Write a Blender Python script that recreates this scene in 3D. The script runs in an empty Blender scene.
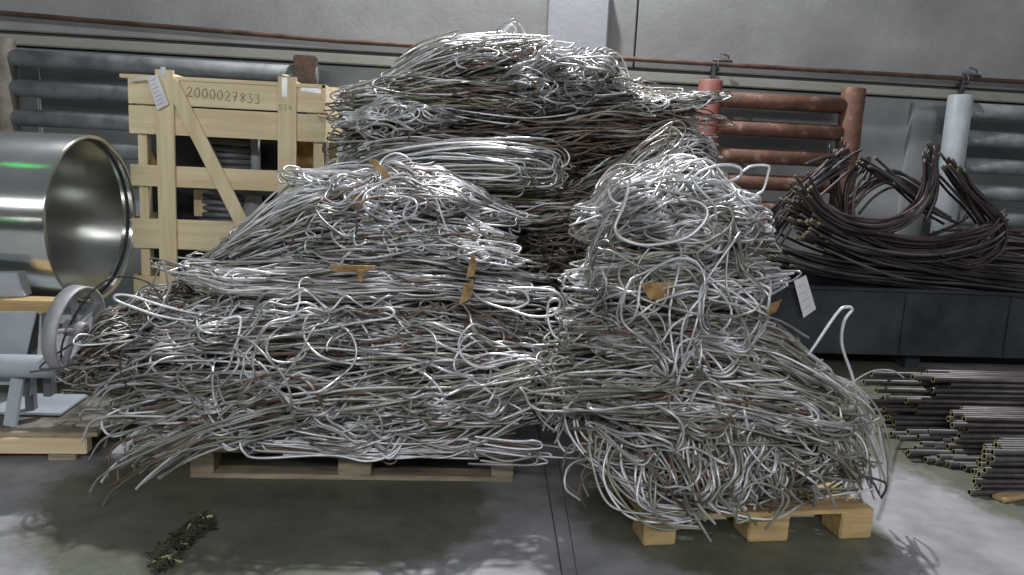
import bpy, bmesh, math, random
import numpy as np
from mathutils import Vector, Matrix

C = bpy.context.scene.collection
SC = bpy.context.scene
random.seed(7)
RNG = np.random.default_rng(11)

# ---------------------------------------------------------------- camera
FPX, YAW, PITCH, ROLL, CH = 800.0, math.radians(5.5), math.radians(9.3), math.radians(2.75), 1.45
_F = Vector((math.sin(YAW)*math.cos(PITCH), math.cos(YAW)*math.cos(PITCH), -math.sin(PITCH)))
_R0 = Vector((math.cos(YAW), -math.sin(YAW), 0)); _U0 = _R0.cross(_F)
_R = _R0*math.cos(ROLL)+_U0*math.sin(ROLL); _U = _U0*math.cos(ROLL)-_R0*math.sin(ROLL)
cd = bpy.data.cameras.new('camera'); cam = bpy.data.objects.new('camera', cd); C.objects.link(cam)
cd.sensor_width = 36; cd.lens = 36*FPX/1024; cd.clip_end = 100; cd.clip_start = 0.05
cam.matrix_world = Matrix(((_R.x, _U.x, -_F.x, 0), (_R.y, _U.y, -_F.y, 0), (_R.z, _U.z, -_F.z, CH), (0, 0, 0, 1)))
SC.camera = cam

# ---------------------------------------------------------------- world, lights, exposure
w = bpy.data.worlds.new('hall_daylight'); SC.world = w; w.use_nodes = True
wn = w.node_tree.nodes; wl = w.node_tree.links
bg = wn['Background']
tc = wn.new('ShaderNodeTexCoord'); sx = wn.new('ShaderNodeSeparateXYZ'); rp = wn.new('ShaderNodeValToRGB')
wl.new(tc.outputs['Generated'], sx.inputs[0]); wl.new(sx.outputs['Z'], rp.inputs[0])
rp.color_ramp.elements[0].position = 0.0; rp.color_ramp.elements[0].color = (0.25, 0.26, 0.27, 1)
rp.color_ramp.elements[1].position = 0.9; rp.color_ramp.elements[1].color = (0.80, 0.84, 0.95, 1)
wl.new(rp.outputs[0], bg.inputs['Color']); bg.inputs['Strength'].default_value = 0.22

def area(name, loc, target, sx_, sy_, power, col=(1, 1, 1)):
    l = bpy.data.lights.new(name, 'AREA'); l.shape = 'RECTANGLE'; l.size = sx_; l.size_y = sy_
    l.energy = power; l.color = col
    o = bpy.data.objects.new(name, l); C.objects.link(o); o.location = loc
    o.rotation_euler = (Vector(target)-Vector(loc)).to_track_quat('-Z', 'Y').to_euler()
    return o
# hall lamp near the wall behind the piles: throws the wire shadows towards the viewer
area('bay_lamp_rear', (0.62, 6.1, 5.4), (0.7, 2.8, 0.3), 0.2, 0.2, 370, (0.95, 0.96, 1.0))
# luminaires far down the hall behind the photographer, plus an added side fill
area('hall_lamp_row', (-2.0, -9.0, 6.2), (0, 5, 1), 9.0, 0.45, 640, (0.96, 0.97, 1.0))
area('side_fill', (6.5, -5.0, 6.0), (2, 5, 1), 3.0, 0.4, 150, (0.97, 0.96, 1.0))  # unseen fill light, added to brighten the scene from the right
area('hall_strip_low', (-2.0, -10.0, 1.8), (-2, 4.5, 1), 2.6, 0.12, 16, (1.0, 1.0, 1.0))
area('green_strip_low', (-5.2, -10.0, 1.3), (-2, 4.5, 1), 2.6, 0.07, 6, (0.03, 1.0, 0.08))
area('green_strip_high', (-2.7, 2.6, 5.6), (-2.2, 4.3, 1), 1.3, 0.03, 2.0, (0.03, 1.0, 0.08))

SC.view_settings.view_transform = 'Standard'; SC.view_settings.look = 'None'
SC.view_settings.gamma = 1; SC.view_settings.use_curve_mapping = False
SC.view_settings.exposure = 0.0

# ---------------------------------------------------------------- helpers
def at(px, py, Y=None, Z=None):
    d = _F + _R*((px-512)/FPX) - _U*((py-287.5)/FPX)
    t = (Z-CH)/d.z if Z is not None else Y/d.y
    return Vector((0, 0, CH)) + d*t
def depth(p): return (Vector(p)-Vector((0, 0, CH))).dot(_F)

def tag(o, label=None, cat=None, group=None, kind=None):
    if label: o['label'] = label
    if cat: o['category'] = cat
    if group: o['group'] = group
    if kind: o['kind'] = kind
    return o
def empty(name, loc, rz=0):
    o = bpy.data.objects.new(name, None); C.objects.link(o); o.location = loc; o.rotation_euler.z = rz
    o.empty_display_size = 0.1
    return o
def link(name, me, parent=None):
    o = bpy.data.objects.new(name, me); C.objects.link(o)
    if parent: o.parent = parent
    return o
def copy_tree(o, parent=None):
    c = o.copy(); C.objects.link(c); c.parent = parent
    for ch in list(o.children): copy_tree(ch, c)
    return c

class MB:
    """collects boxes, planks, rods and lathes, then links them as ONE mesh"""
    def __init__(s): s.bm = bmesh.new()
    def hexa(s, pts, bev=0.0):
        vs = [s.bm.verts.new(p) for p in pts]
        fs = [s.bm.faces.new([vs[i] for i in f]) for f in ((0, 3, 2, 1), (4, 5, 6, 7), (0, 1, 5, 4), (1, 2, 6, 5), (2, 3, 7, 6), (3, 0, 4, 7))]
        if bev > 0:
            es = list({e for f in fs for e in f.edges})
            bmesh.ops.bevel(s.bm, geom=es, offset=bev, segments=2, affect='EDGES', clamp_overlap=True)
        return s
    def box(s, c, d, bev=0.003, rz=0, m=None):
        M = (m or Matrix.Identity(4)) @ Matrix.Translation(c) @ Matrix.Rotation(rz, 4, 'Z')
        x, y, z = [k/2 for k in d]
        return s.hexa([M @ Vector(p) for p in ((-x, -y, -z), (x, -y, -z), (x, y, -z), (-x, y, -z), (-x, -y, z), (x, -y, z), (x, y, z), (-x, y, z))], bev)
    def plank(s, a, b, wdt, th, up=(0, 0, 1), bev=0.003):
        """board from a to b, width measured along 'up', thickness across"""
        a = Vector(a); b = Vector(b); x = (b-a).normalized(); up = Vector(up)
        y = x.cross(up).normalized(); z = y.cross(x)*-1
        z = x.cross(y); y = y*th/2; z = z*wdt/2
        return s.hexa([a-y-z, b-y-z, b+y-z, a+y-z, a-y+z, b-y+z, b+y+z, a+y+z], bev)
    def tube(s, pts, r, n=12, cap=True, hollow=0.0):
        pts = [Vector(p) for p in pts]; rs = r if isinstance(r, (list, tuple)) else [r]*len(pts)
        rings = []; u = None
        for i, p in enumerate(pts):
            t = (pts[min(i+1, len(pts)-1)]-pts[max(i-1, 0)]).normalized()
            if u is None: u = t.orthogonal().normalized()
            u = (u-t*u.dot(t)).normalized(); v = t.cross(u)
            rings.append([s.bm.verts.new(p+(u*math.cos(2*math.pi*k/n)+v*math.sin(2*math.pi*k/n))*rs[i]) for k in range(n)])
        for A, B in zip(rings, rings[1:]):
            for k in range(n):
                f = s.bm.faces.new((A[k], A[(k+1) % n], B[(k+1) % n], B[k])); f.smooth = True
        if cap:
            for R_, sgn, p, q in ((rings[0], 1, pts[0], pts[1]), (rings[-1], -1, pts[-1], pts[-2])):
                if hollow:
                    inn = [s.bm.verts.new(p+(v_.co-p)*hollow) for v_ in R_]
                    dp = (q-p).normalized()*rs[0]*3
                    dee = [s.bm.verts.new(v_.co+dp) for v_ in inn]
                    for k in range(n):
                        j = (k+1) % n
                        f1 = s.bm.faces.new((R_[k], inn[k], inn[j], R_[j])); f1.material_index = 1
                        f2 = s.bm.faces.new((inn[k], dee[k], dee[j], inn[j])); f2.material_index = 2
                    s.bm.faces.new(dee).material_index = 2
                else: s.bm.faces.new(R_)
        return s
    def ring(s, c, axis, R, r, n=48, m=10, flat=1.0):
        c = Vector(c); a = Vector(axis).normalized(); u = a.orthogonal().normalized(); v = a.cross(u)
        rows = []
        for i in range(n):
            d = u*math.cos(2*math.pi*i/n)+v*math.sin(2*math.pi*i/n)
            rows.append([s.bm.verts.new(c+d*(R+r*math.cos(2*math.pi*k/m))+a*(r*flat*math.sin(2*math.pi*k/m))) for k in range(m)])
        for i in range(n):
            A = rows[i]; B = rows[(i+1) % n]
            for k in range(m):
                s.bm.faces.new((A[k], B[k], B[(k+1) % m], A[(k+1) % m])).smooth = True
        return s
    def lathe(s, prof, M, n=64, smooth=True):
        """closed profile [(radius, along)] spun about local X"""
        rows = []
        for i in range(n):
            t = 2*math.pi*i/n
            rows.append([s.bm.verts.new(M @ Vector((x, r*math.cos(t), r*math.sin(t)))) for r, x in prof])
        L = len(prof)
        for i in range(n):
            A = rows[i]; B = rows[(i+1) % n]
            for k in range(L):
                f = s.bm.faces.new((A[k], A[(k+1) % L], B[(k+1) % L], B[k])); f.smooth = smooth
        return s
    def build(s, name, mats, parent=None):
        bmesh.ops.recalc_face_normals(s.bm, faces=s.bm.faces)
        me = bpy.data.meshes.new(name); s.bm.to_mesh(me); s.bm.free()
        for m in (mats if isinstance(mats, (list, tuple)) else [mats]): me.materials.append(m)
        return link(name, me, parent)

# ---------------------------------------------------------------- materials
def mat(name, col, rough=0.6, metal=0.0, col2=None, scale=8, detail=5, bump=0.0, bscale=None, stretch=None, col3=None, rvar=0.0, coords='Object', lo=0.35, hi=0.65, dist=0.0):
    m = bpy.data.materials.new(name); m.use_nodes = True
    nt = m.node_tree; N = nt.nodes; Lk = nt.links; b = N['Principled BSDF']
    b.inputs['Roughness'].default_value = rough; b.inputs['Metallic'].default_value = metal
    b.inputs['Base Color'].default_value = (*col, 1)
    tcn = N.new('ShaderNodeTexCoord'); mp = N.new('ShaderNodeMapping'); Lk.new(tcn.outputs[coords], mp.inputs[0])
    if stretch: mp.inputs['Scale'].default_value = stretch
    nz = N.new('ShaderNodeTexNoise'); nz.inputs['Scale'].default_value = scale; nz.inputs['Detail'].default_value = detail
    nz.inputs['Distortion'].default_value = dist
    nz.inputs['Roughness'].default_value = 0.6
    Lk.new(mp.outputs[0], nz.inputs['Vector'])
    if col2:
        cr = N.new('ShaderNodeValToRGB'); e = cr.color_ramp.elements
        e[0].position = lo; e[0].color = (*col, 1); e[1].position = hi; e[1].color = (*col2, 1)
        if col3:
            q = e.new((lo+hi)/2+0.08); q.color = (*col3, 1)
        Lk.new(nz.outputs['Fac'], cr.inputs[0]); Lk.new(cr.outputs[0], b.inputs['Base Color'])
    if rvar:
        mr = N.new('ShaderNodeMapRange'); mr.inputs['To Min'].default_value = max(0, rough-rvar); mr.inputs['To Max'].default_value = min(1, rough+rvar)
        Lk.new(nz.outputs['Fac'], mr.inputs['Value']); Lk.new(mr.outputs[0], b.inputs['Roughness'])
    if bump:
        n2 = N.new('ShaderNodeTexNoise'); n2.inputs['Scale'].default_value = bscale or scale*6; n2.inputs['Detail'].default_value = 6
        Lk.new(mp.outputs[0], n2.inputs['Vector'])
        bp = N.new('ShaderNodeBump'); bp.inputs['Strength'].default_value = bump; bp.inputs['Distance'].default_value = 0.01
        Lk.new(n2.outputs['Fac'], bp.inputs['Height']); Lk.new(bp.outputs[0], b.inputs['Normal'])
    return m
M = {}
M['alu'] = mat('bright_aluminium_wire', (0.52, 0.525, 0.53), 0.38, 0.4, (0.93, 0.93, 0.95), 5)
M['alu_dull'] = mat('dull_aluminium_wire', (0.23, 0.22, 0.195), 0.42, 0.4, (0.54, 0.53, 0.50), 5)
M['alu_green'] = mat('greenish_aluminium_wire', (0.17, 0.18, 0.13), 0.45, 0.35, (0.42, 0.44, 0.35), 4)
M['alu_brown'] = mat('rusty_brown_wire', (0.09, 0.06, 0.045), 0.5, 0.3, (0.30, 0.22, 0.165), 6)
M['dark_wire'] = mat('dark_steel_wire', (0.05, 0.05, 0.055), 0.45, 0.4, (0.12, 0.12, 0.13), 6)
WIRE = [M['alu'], M['alu_dull'], M['alu_green'], M['alu_brown'], M['dark_wire']]
M['pine'] = mat('pine_board', (0.68, 0.55, 0.32), 0.65, 0, (0.84, 0.72, 0.48), 3, 6, 0.15, 30, stretch=(0.5, 6, 6))
M['pine_v'] = mat('pine_post', (0.68, 0.55, 0.32), 0.65, 0, (0.84, 0.72, 0.48), 3, 6, 0.15, 30, stretch=(6, 6, 0.5))
M['pallet'] = mat('pallet_wood', (0.42, 0.29, 0.13), 0.75, 0, (0.62, 0.45, 0.22), 5, 6, 0.25, 40, stretch=(1, 5, 5))
M['pallet_grey'] = mat('weathered_pallet_wood', (0.24, 0.20, 0.14), 0.8, 0, (0.48, 0.40, 0.28), 5, 6, 0.25, 40, stretch=(1, 5, 5))
M['chip'] = mat('torn_brown_board', (0.20, 0.11, 0.04), 0.8, 0, (0.56, 0.38, 0.17), 16, 8, 0.4)
M['ink'] = mat('pencil_marking', (0.12, 0.10, 0.08), 0.8)
M['tin'] = mat('bright_tin_strap', (0.62, 0.63, 0.64), 0.28, 0.9, (0.8, 0.8, 0.8), 9)
M['paper'] = mat('white_plastic_paper', (0.72, 0.72, 0.76), 0.45, 0, (0.84, 0.84, 0.88), 14)
M['print'] = mat('grey_print', (0.42, 0.43, 0.5), 0.6)
M['grey_pipe'] = mat('grey_painted_pipe', (0.13, 0.145, 0.15), 0.6, 0, (0.28, 0.30, 0.305), 5, 6, 0.2)
M['pale_pipe'] = mat('pale_grey_painted_pipe', (0.32, 0.35, 0.37), 0.5, 0, (0.43, 0.47, 0.49), 5, 6, 0.15)
M['red_pipe'] = mat('red_painted_pipe', (0.18, 0.055, 0.04), 0.6, 0, (0.26, 0.105, 0.08), 6, 6, 0.2)
M['rust_pipe'] = mat('rusty_pipe', (0.09, 0.045, 0.03), 0.7, 0, (0.27, 0.19, 0.15), 7, 6, 0.4, col3=(0.17, 0.08, 0.05))
M['dark_rust'] = mat('dark_rusty_pipe', (0.08, 0.05, 0.035), 0.7, 0.1, (0.17, 0.11, 0.08), 7, 6, 0.3)
M['black_steel'] = mat('black_rolled_steel', (0.022, 0.026, 0.032), 0.5, 0.2, (0.06, 0.067, 0.075), 3, 8, 0.25, 20)
M['bar'] = mat('dark_steel_tube', (0.022, 0.020, 0.02), 0.42, 0.4, (0.10, 0.082, 0.08), 3, 5)
M['bar_red'] = mat('reddish_dark_steel_tube', (0.045, 0.03, 0.03), 0.42, 0.4, (0.145, 0.095, 0.095), 3, 5)
M['bar_grey'] = mat('greyish_steel_tube', (0.035, 0.034, 0.034), 0.5, 0.3, (0.12, 0.11, 0.105), 4, 5)
M['cut'] = mat('yellowish_cut_edge', (0.30, 0.27, 0.10), 0.4, 0.6, (0.75, 0.70, 0.35), 60)
M['hole'] = mat('dark_tube_bore', (0.01, 0.01, 0.01), 0.9)
M['polish'] = mat('machined_steel', (0.60, 0.62, 0.58), 0.22, 1.0, (0.76, 0.78, 0.74), 1.6, 5, 0.0, stretch=(1, 1, 1), rvar=0.05)
M['bore'] = mat('turned_bore_steel', (0.45, 0.47, 0.43), 0.32, 1.0, (0.62, 0.64, 0.59), 1.6, 5)
M['olive'] = mat('olive_brown_painted_pipe', (0.10, 0.095, 0.07), 0.65, 0, (0.22, 0.20, 0.16), 7, 6, 0.3)
M['machine'] = mat('grey_enamel', (0.34, 0.38, 0.42), 0.55, 0, (0.44, 0.48, 0.52), 5, 6, 0.1)
M['wheel'] = mat('worn_grey_cast_iron', (0.30, 0.31, 0.32), 0.55, 0.3, (0.48, 0.48, 0.48), 6, 6, 0.2)
M['dirtboard'] = mat('dirty_dark_plywood', (0.05, 0.048, 0.035), 0.8, 0, (0.24, 0.22, 0.18), 4, 8, 0.3, dist=1.0)
M['cable'] = mat('dark_grey_cable', (0.10, 0.11, 0.12), 0.4, 0.1, (0.17, 0.18, 0.2), 6)
M['litter'] = mat('dark_oily_dirt', (0.02, 0.022, 0.012), 0.85, 0, (0.08, 0.08, 0.045), 30, 6, 0.6)
M['leaf'] = mat('dry_grass', (0.35, 0.33, 0.15), 0.8, 0, (0.5, 0.47, 0.25), 30)

for _k in ('polish', 'bore'):
  _n = M[_k].node_tree; _b = _n.nodes['Principled BSDF']; _t = _n.nodes.new('ShaderNodeTangent'); _t.direction_type = 'RADIAL'; _t.axis = 'X'
  _b.inputs['Anisotropic'].default_value = 0.85; _b.inputs['Anisotropic Rotation'].default_value = 0.25
  _n.links.new(_t.outputs[0], _b.inputs['Tangent'])

def wall_mat(name, a, b, c):
    m = mat(name, a, 0.85, 0, b, 1.3, 9, 0.25, 26, col3=c, lo=0.28, hi=0.74)
    return m
M['wall_hi'] = wall_mat('concrete_wall_upper', (0.21, 0.21, 0.205), (0.38, 0.385, 0.38), (0.30, 0.305, 0.30))
M['wall_lo'] = wall_mat('concrete_wall_lower', (0.21, 0.225, 0.225), (0.43, 0.445, 0.44), (0.34, 0.355, 0.35))
M['column'] = wall_mat('concrete_column', (0.34, 0.34, 0.37), (0.46, 0.46, 0.50), (0.40, 0.40, 0.43))
M['ledge'] = wall_mat('concrete_ledge', (0.27, 0.27, 0.23), (0.40, 0.40, 0.35), (0.33, 0.33, 0.29))
M['gap'] = mat('dark_joint', (0.08, 0.08, 0.075), 0.9)

# floor: light worn concrete with dark greenish oil patches and a painted pile shadow
m = mat('stained_shadowed_concrete_floor', (0.25, 0.25, 0.255), 0.6, 0, (0.38, 0.38, 0.395), 5, 12, 0.15, 70); M['floor'] = m
nt = m.node_tree; N = nt.nodes; Lk = nt.links; b = N['Principled BSDF']
src = b.inputs['Base Color'].links[0].from_socket
tcn = N.new('ShaderNodeTexCoord'); n1 = N.new('ShaderNodeTexNoise'); n1.inputs['Scale'].default_value = 1.1; n1.inputs['Detail'].default_value = 13
n1.inputs['Roughness'].default_value = 0.72
Lk.new(tcn.outputs['Object'], n1.inputs['Vector'])
# dark zones: stain plus painted shadow before the left pile; soaked floor at right
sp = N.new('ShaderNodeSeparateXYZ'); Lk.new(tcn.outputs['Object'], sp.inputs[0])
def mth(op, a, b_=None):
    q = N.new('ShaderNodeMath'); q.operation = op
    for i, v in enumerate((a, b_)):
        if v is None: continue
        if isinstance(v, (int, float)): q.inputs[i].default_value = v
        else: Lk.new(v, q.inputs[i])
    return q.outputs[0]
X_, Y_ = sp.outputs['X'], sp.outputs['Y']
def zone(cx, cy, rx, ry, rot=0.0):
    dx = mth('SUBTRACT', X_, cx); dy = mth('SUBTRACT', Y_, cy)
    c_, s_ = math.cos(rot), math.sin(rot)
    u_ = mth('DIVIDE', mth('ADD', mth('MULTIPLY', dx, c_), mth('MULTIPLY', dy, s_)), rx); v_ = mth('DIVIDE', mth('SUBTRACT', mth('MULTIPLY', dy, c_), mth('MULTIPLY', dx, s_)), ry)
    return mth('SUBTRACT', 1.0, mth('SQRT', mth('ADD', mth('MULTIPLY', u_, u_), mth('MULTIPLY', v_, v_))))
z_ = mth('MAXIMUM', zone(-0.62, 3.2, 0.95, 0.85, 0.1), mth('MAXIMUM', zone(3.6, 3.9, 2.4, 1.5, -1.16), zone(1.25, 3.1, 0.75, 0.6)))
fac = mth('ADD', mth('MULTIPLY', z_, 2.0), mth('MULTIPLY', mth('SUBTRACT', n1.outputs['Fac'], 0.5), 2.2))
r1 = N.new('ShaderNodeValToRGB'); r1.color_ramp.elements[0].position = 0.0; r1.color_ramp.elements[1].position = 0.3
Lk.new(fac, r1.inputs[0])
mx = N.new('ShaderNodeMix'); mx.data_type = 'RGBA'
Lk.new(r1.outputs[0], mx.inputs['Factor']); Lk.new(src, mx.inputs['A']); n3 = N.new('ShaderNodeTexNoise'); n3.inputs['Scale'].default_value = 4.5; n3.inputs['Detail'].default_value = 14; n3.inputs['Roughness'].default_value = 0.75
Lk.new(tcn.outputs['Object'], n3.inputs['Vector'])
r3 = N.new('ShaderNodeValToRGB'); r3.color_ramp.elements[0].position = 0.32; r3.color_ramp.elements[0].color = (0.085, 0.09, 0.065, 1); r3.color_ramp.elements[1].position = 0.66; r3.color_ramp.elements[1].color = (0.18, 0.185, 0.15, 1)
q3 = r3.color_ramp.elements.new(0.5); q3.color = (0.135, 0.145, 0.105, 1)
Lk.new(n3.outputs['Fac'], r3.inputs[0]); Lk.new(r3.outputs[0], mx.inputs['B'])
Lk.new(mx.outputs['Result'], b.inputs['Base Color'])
mr = N.new('ShaderNodeMapRange'); mr.inputs['To Min'].default_value = 0.6; mr.inputs['To Max'].default_value = 0.45
Lk.new(r1.outputs[0], mr.inputs['Value']); Lk.new(mr.outputs[0], b.inputs['Roughness'])

# ---------------------------------------------------------------- setting
def struct(o): o['kind'] = 'structure'; return o
WY = 7.0
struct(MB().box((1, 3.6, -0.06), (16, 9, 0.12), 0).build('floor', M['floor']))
def jline(a, b, w_):
    return (MB().plank(Vector((a[0], a[1], 0.0006)), Vector((b[0], b[1], 0.0006)), 0.0012, w_, bev=0))
p1 = at(562, 575, Z=0); p0 = at(542, 451, Z=0)
d = (p0-p1); a_ = p1-d*0.4; b_ = p1+d*1.6
struct(jline(a_, b_, 0.005).build('trim_floor_joint', M['gap']))
p1 = at(577, 575, Z=0); p0 = at(557, 451, Z=0); d = (p0-p1); a_ = p1-d*0.4; b_ = p1+d*1.6
struct(jline(a_, b_, 0.003).build('trim_floor_crack', M['gap']))
# wall: lower and upper precast panels with a ledge between them
LZ = 2.26
struct(MB().box((1, WY+0.15, 1.0), (16, 0.3, 2.26), 0).build('wall_back', M['wall_lo']))
mb = MB()
for x0, x1 in ((-7, 1.62), (1.635, 9)):
    mb.box(((x0+x1)/2, WY+0.12, 3.05), (x1-x0, 0.34, 1.60), 0.008)
struct(mb.build('wall_back_upper', M['wall_hi']))
struct(MB().box((1, WY+0.03, 2.18), (16, 0.2, 0.08), 0.008).build('trim_ledge', M['ledge']))
struct(MB().box((1, WY+0.14, 2.24), (16, 0.3, 0.08), 0).build('trim_joint_gap', M['gap']))
struct(MB().box((1.10, WY-0.06, 1.5), (0.50, 0.30, 3.0), 0.012).build('trim_column', M['column']))
for x0, x1 in ((-3.4, -3.25), (4.18, 4.42)):
    struct(MB().box(((x0+x1)/2, WY-0.01, 1.05), (x1-x0, 0.06, 2.1), 0.01).build('trim_buttress', M['wall_lo']))

# thin pipe along the wall on brackets
def thing_pipe():
    t = empty('wall_pipe', (1, WY-0.12, 0))
    t.location = (0, 0, 0)
    a = at(-60, 8, WY-0.15); b = at(340, 41, WY-0.15); c = at(680, 62, WY-0.15); e = at(1090, 86, WY-0.15)
    MB().tube([a, b, c, e], 0.021, 10).build('pipe', M['dark_rust'], t)
    for x, y in ((717, 66), (966, 80)):
        p = at(x, y, WY-0.15); mb = MB()
        mb.box(p+Vector((0, 0.07, -0.03)), (0.05, 0.16, 0.02))
        mb.box(p+Vector((-0.03, 0, -0.06)), (0.03, 0.05, 0.12))
        mb.ring(p, (1, 0, 0), 0.036, 0.009, 20, 6)
        mb.tube([p+Vector((0.04, 0, 0.03)), p+Vector((0.10, 0, 0.05)), p+Vector((0.10, 0.02, 0.09)), p+Vector((0.03, 0.02, 0.11))], 0.009, 6)
        mb.tube([p+Vector((-0.04, 0, 0.05)), p+Vector((0.13, 0, 0.04))], 0.012, 6)
        mb.build('pipe_bracket', M['dark_wire'], t)
    return tag(t, 'long thin rusty pipe running along the whole back wall above the radiators', 'pipe')
thing_pipe()

# pipe registers (radiators made of big welded pipes)
def register(label, posts, bars, Y, pmats, bmat, r_post, r_bar):
    t = empty('pipe_radiator', (0, 0, 0)); tag(t, label, 'radiator')
    for (xa, ya, xb, yb), pm in zip(posts, pmats):
        a = at(xa, ya, Y); b = at(xb, yb, Y); b = a+(b-a)*1.0; b.x = a.x; b.z = 0.0
        mb = MB(); mb.tube([a+Vector((0, 0, 0.0)), a-Vector((0, 0, 0.012)), b], [r_post*0.9, r_post, r_post], 24)
        mb.build('header_pipe', pm, t)
    for xa, ya, xb, yb in bars:
        a = at(xa, ya, Y); b = at(xb, yb, Y); b.z = a.z = (a.z+b.z)/2
        MB().tube([a, b], r_bar, 20).build('heating_pipe', bmat, t)
    return t
reg = register('red and rusty pipe radiator on the wall behind the right wire pile',
    [(711, 80, 703, 150), (854, 88, 845, 155)], [(716, 100, 848, 105), (714, 128, 846, 132), (712, 155, 843, 159), (710, 181, 842, 185), (708, 207, 840, 211)],
    WY-0.35, [M['red_pipe'], M['rust_pipe']], M['rust_pipe'], 0.098, 0.066)
register('pale grey pipe radiator with pale header pipe on the wall at far right',
    [(961, 95, 948, 170)], [(966, 112, 1080, 116), (964, 139, 1080, 143), (961, 166, 1080, 170), (958, 192, 1080, 196), (955, 218, 1080, 222), (952, 243, 1080, 247)],
    WY-0.35, [M['pale_pipe']], M['grey_pipe'], 0.10, 0.068)
t = register('grey pipe radiator on the wall behind the crate and steel cylinder',
    [(2, 38, 4, 130)], [(8, 57, 318, 76), (8, 88, 318, 103), (8, 118, 318, 131), (8, 148, 318, 158), (8, 178, 318, 186)],
    WY-0.35, [M['olive']], M['grey_pipe'], 0.09, 0.066)
p = at(306, 66, WY-0.35); MB().box(p+Vector((0, 0, -0.75)), (0.17, 0.17, 1.65), 0.01).build('end_bracket', M['dark_rust'], t)

# ---------------------------------------------------------------- pallets
def pallet(label, origin, rz, W, D, mat_, H=0.135, front_mat=None, deckmat=None):
    """origin = front-left bottom corner on the floor"""
    t = empty('wooden_pallet', origin, rz); tag(t, label, 'pallet')
    bw = 0.10
    for i in range(3):
        mb = MB(); x = bw/2+(W-bw)*i/2; 
        for j in range(3):
            y = 0.07+(D-0.14)*j/2
            mb2 = MB().box((x, y, 0.022+0.04), (bw if i != 1 else 0.145, 0.14, 0.078), 0.004)
            mb2.build('block', mat_, t)
    for j in range(3):
        y = 0.05+(D-0.10)*j/2
        MB().box((W/2, y, 0.011), (W, 0.10, 0.022), 0.003).build('bottom_board', mat_, t)
    for i in range(3):
        x = bw/2+(W-bw)*i/2
        MB().box((x, D/2, 0.022+0.078+0.0085), (bw if i != 1 else 0.145, D, 0.015), 0.002).build('stringer_board', mat_, t)
    n = 7
    for j in range(n):
        y = 0.055+(D-0.11)*j/(n-1)
        MB().box((W/2, y, H-0.008), (W, 0.105, 0.018), 0.003).build('deck_board', deckmat if (deckmat and j) else mat_, t)
    return t
pl = at(190, 478, Z=0); pr = at(513, 482, Z=0)
pallet('worn wooden pallet under the left front wire pile', pl, math.atan2((pr-pl).y, (pr-pl).x), (pr-pl).length, 0.9, M['pallet_grey'])
pl = at(643, 546, Z=0); pr = at(871, 538, Z=0)
# right pallet has no bottom boards at the front: its blocks stand on the floor
def pallet_right():
    t = empty('wooden_pallet', pl, math.atan2((pr-pl).y, (pr-pl).x)); W = (pr-pl).length; D = 1.1
    tag(t, 'yellowish wooden pallet with bare corner blocks under the right front wire pile', 'pallet')
    for i in range(3):
        wdt = (0.13, 0.17, 0.14)[i]; x = (0.065, W*0.535, W-0.07)[i]
        for j in range(3):
            MB().box((x, 0.07+(D-0.14)*j/2, 0.045), (wdt, 0.14, 0.09), 0.005).build('block', M['pallet'], t)
        MB().box((x, D/2, 0.098), (wdt, D, 0.018), 0.003).build('stringer_board', M['pallet'], t)
    for j in range(7):
        MB().box((W/2, 0.05+(D-0.10)*j/6, 0.116), (W, 0.10, 0.018), 0.003).build('deck_board', M['pallet'], t)
pallet_right()

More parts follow.
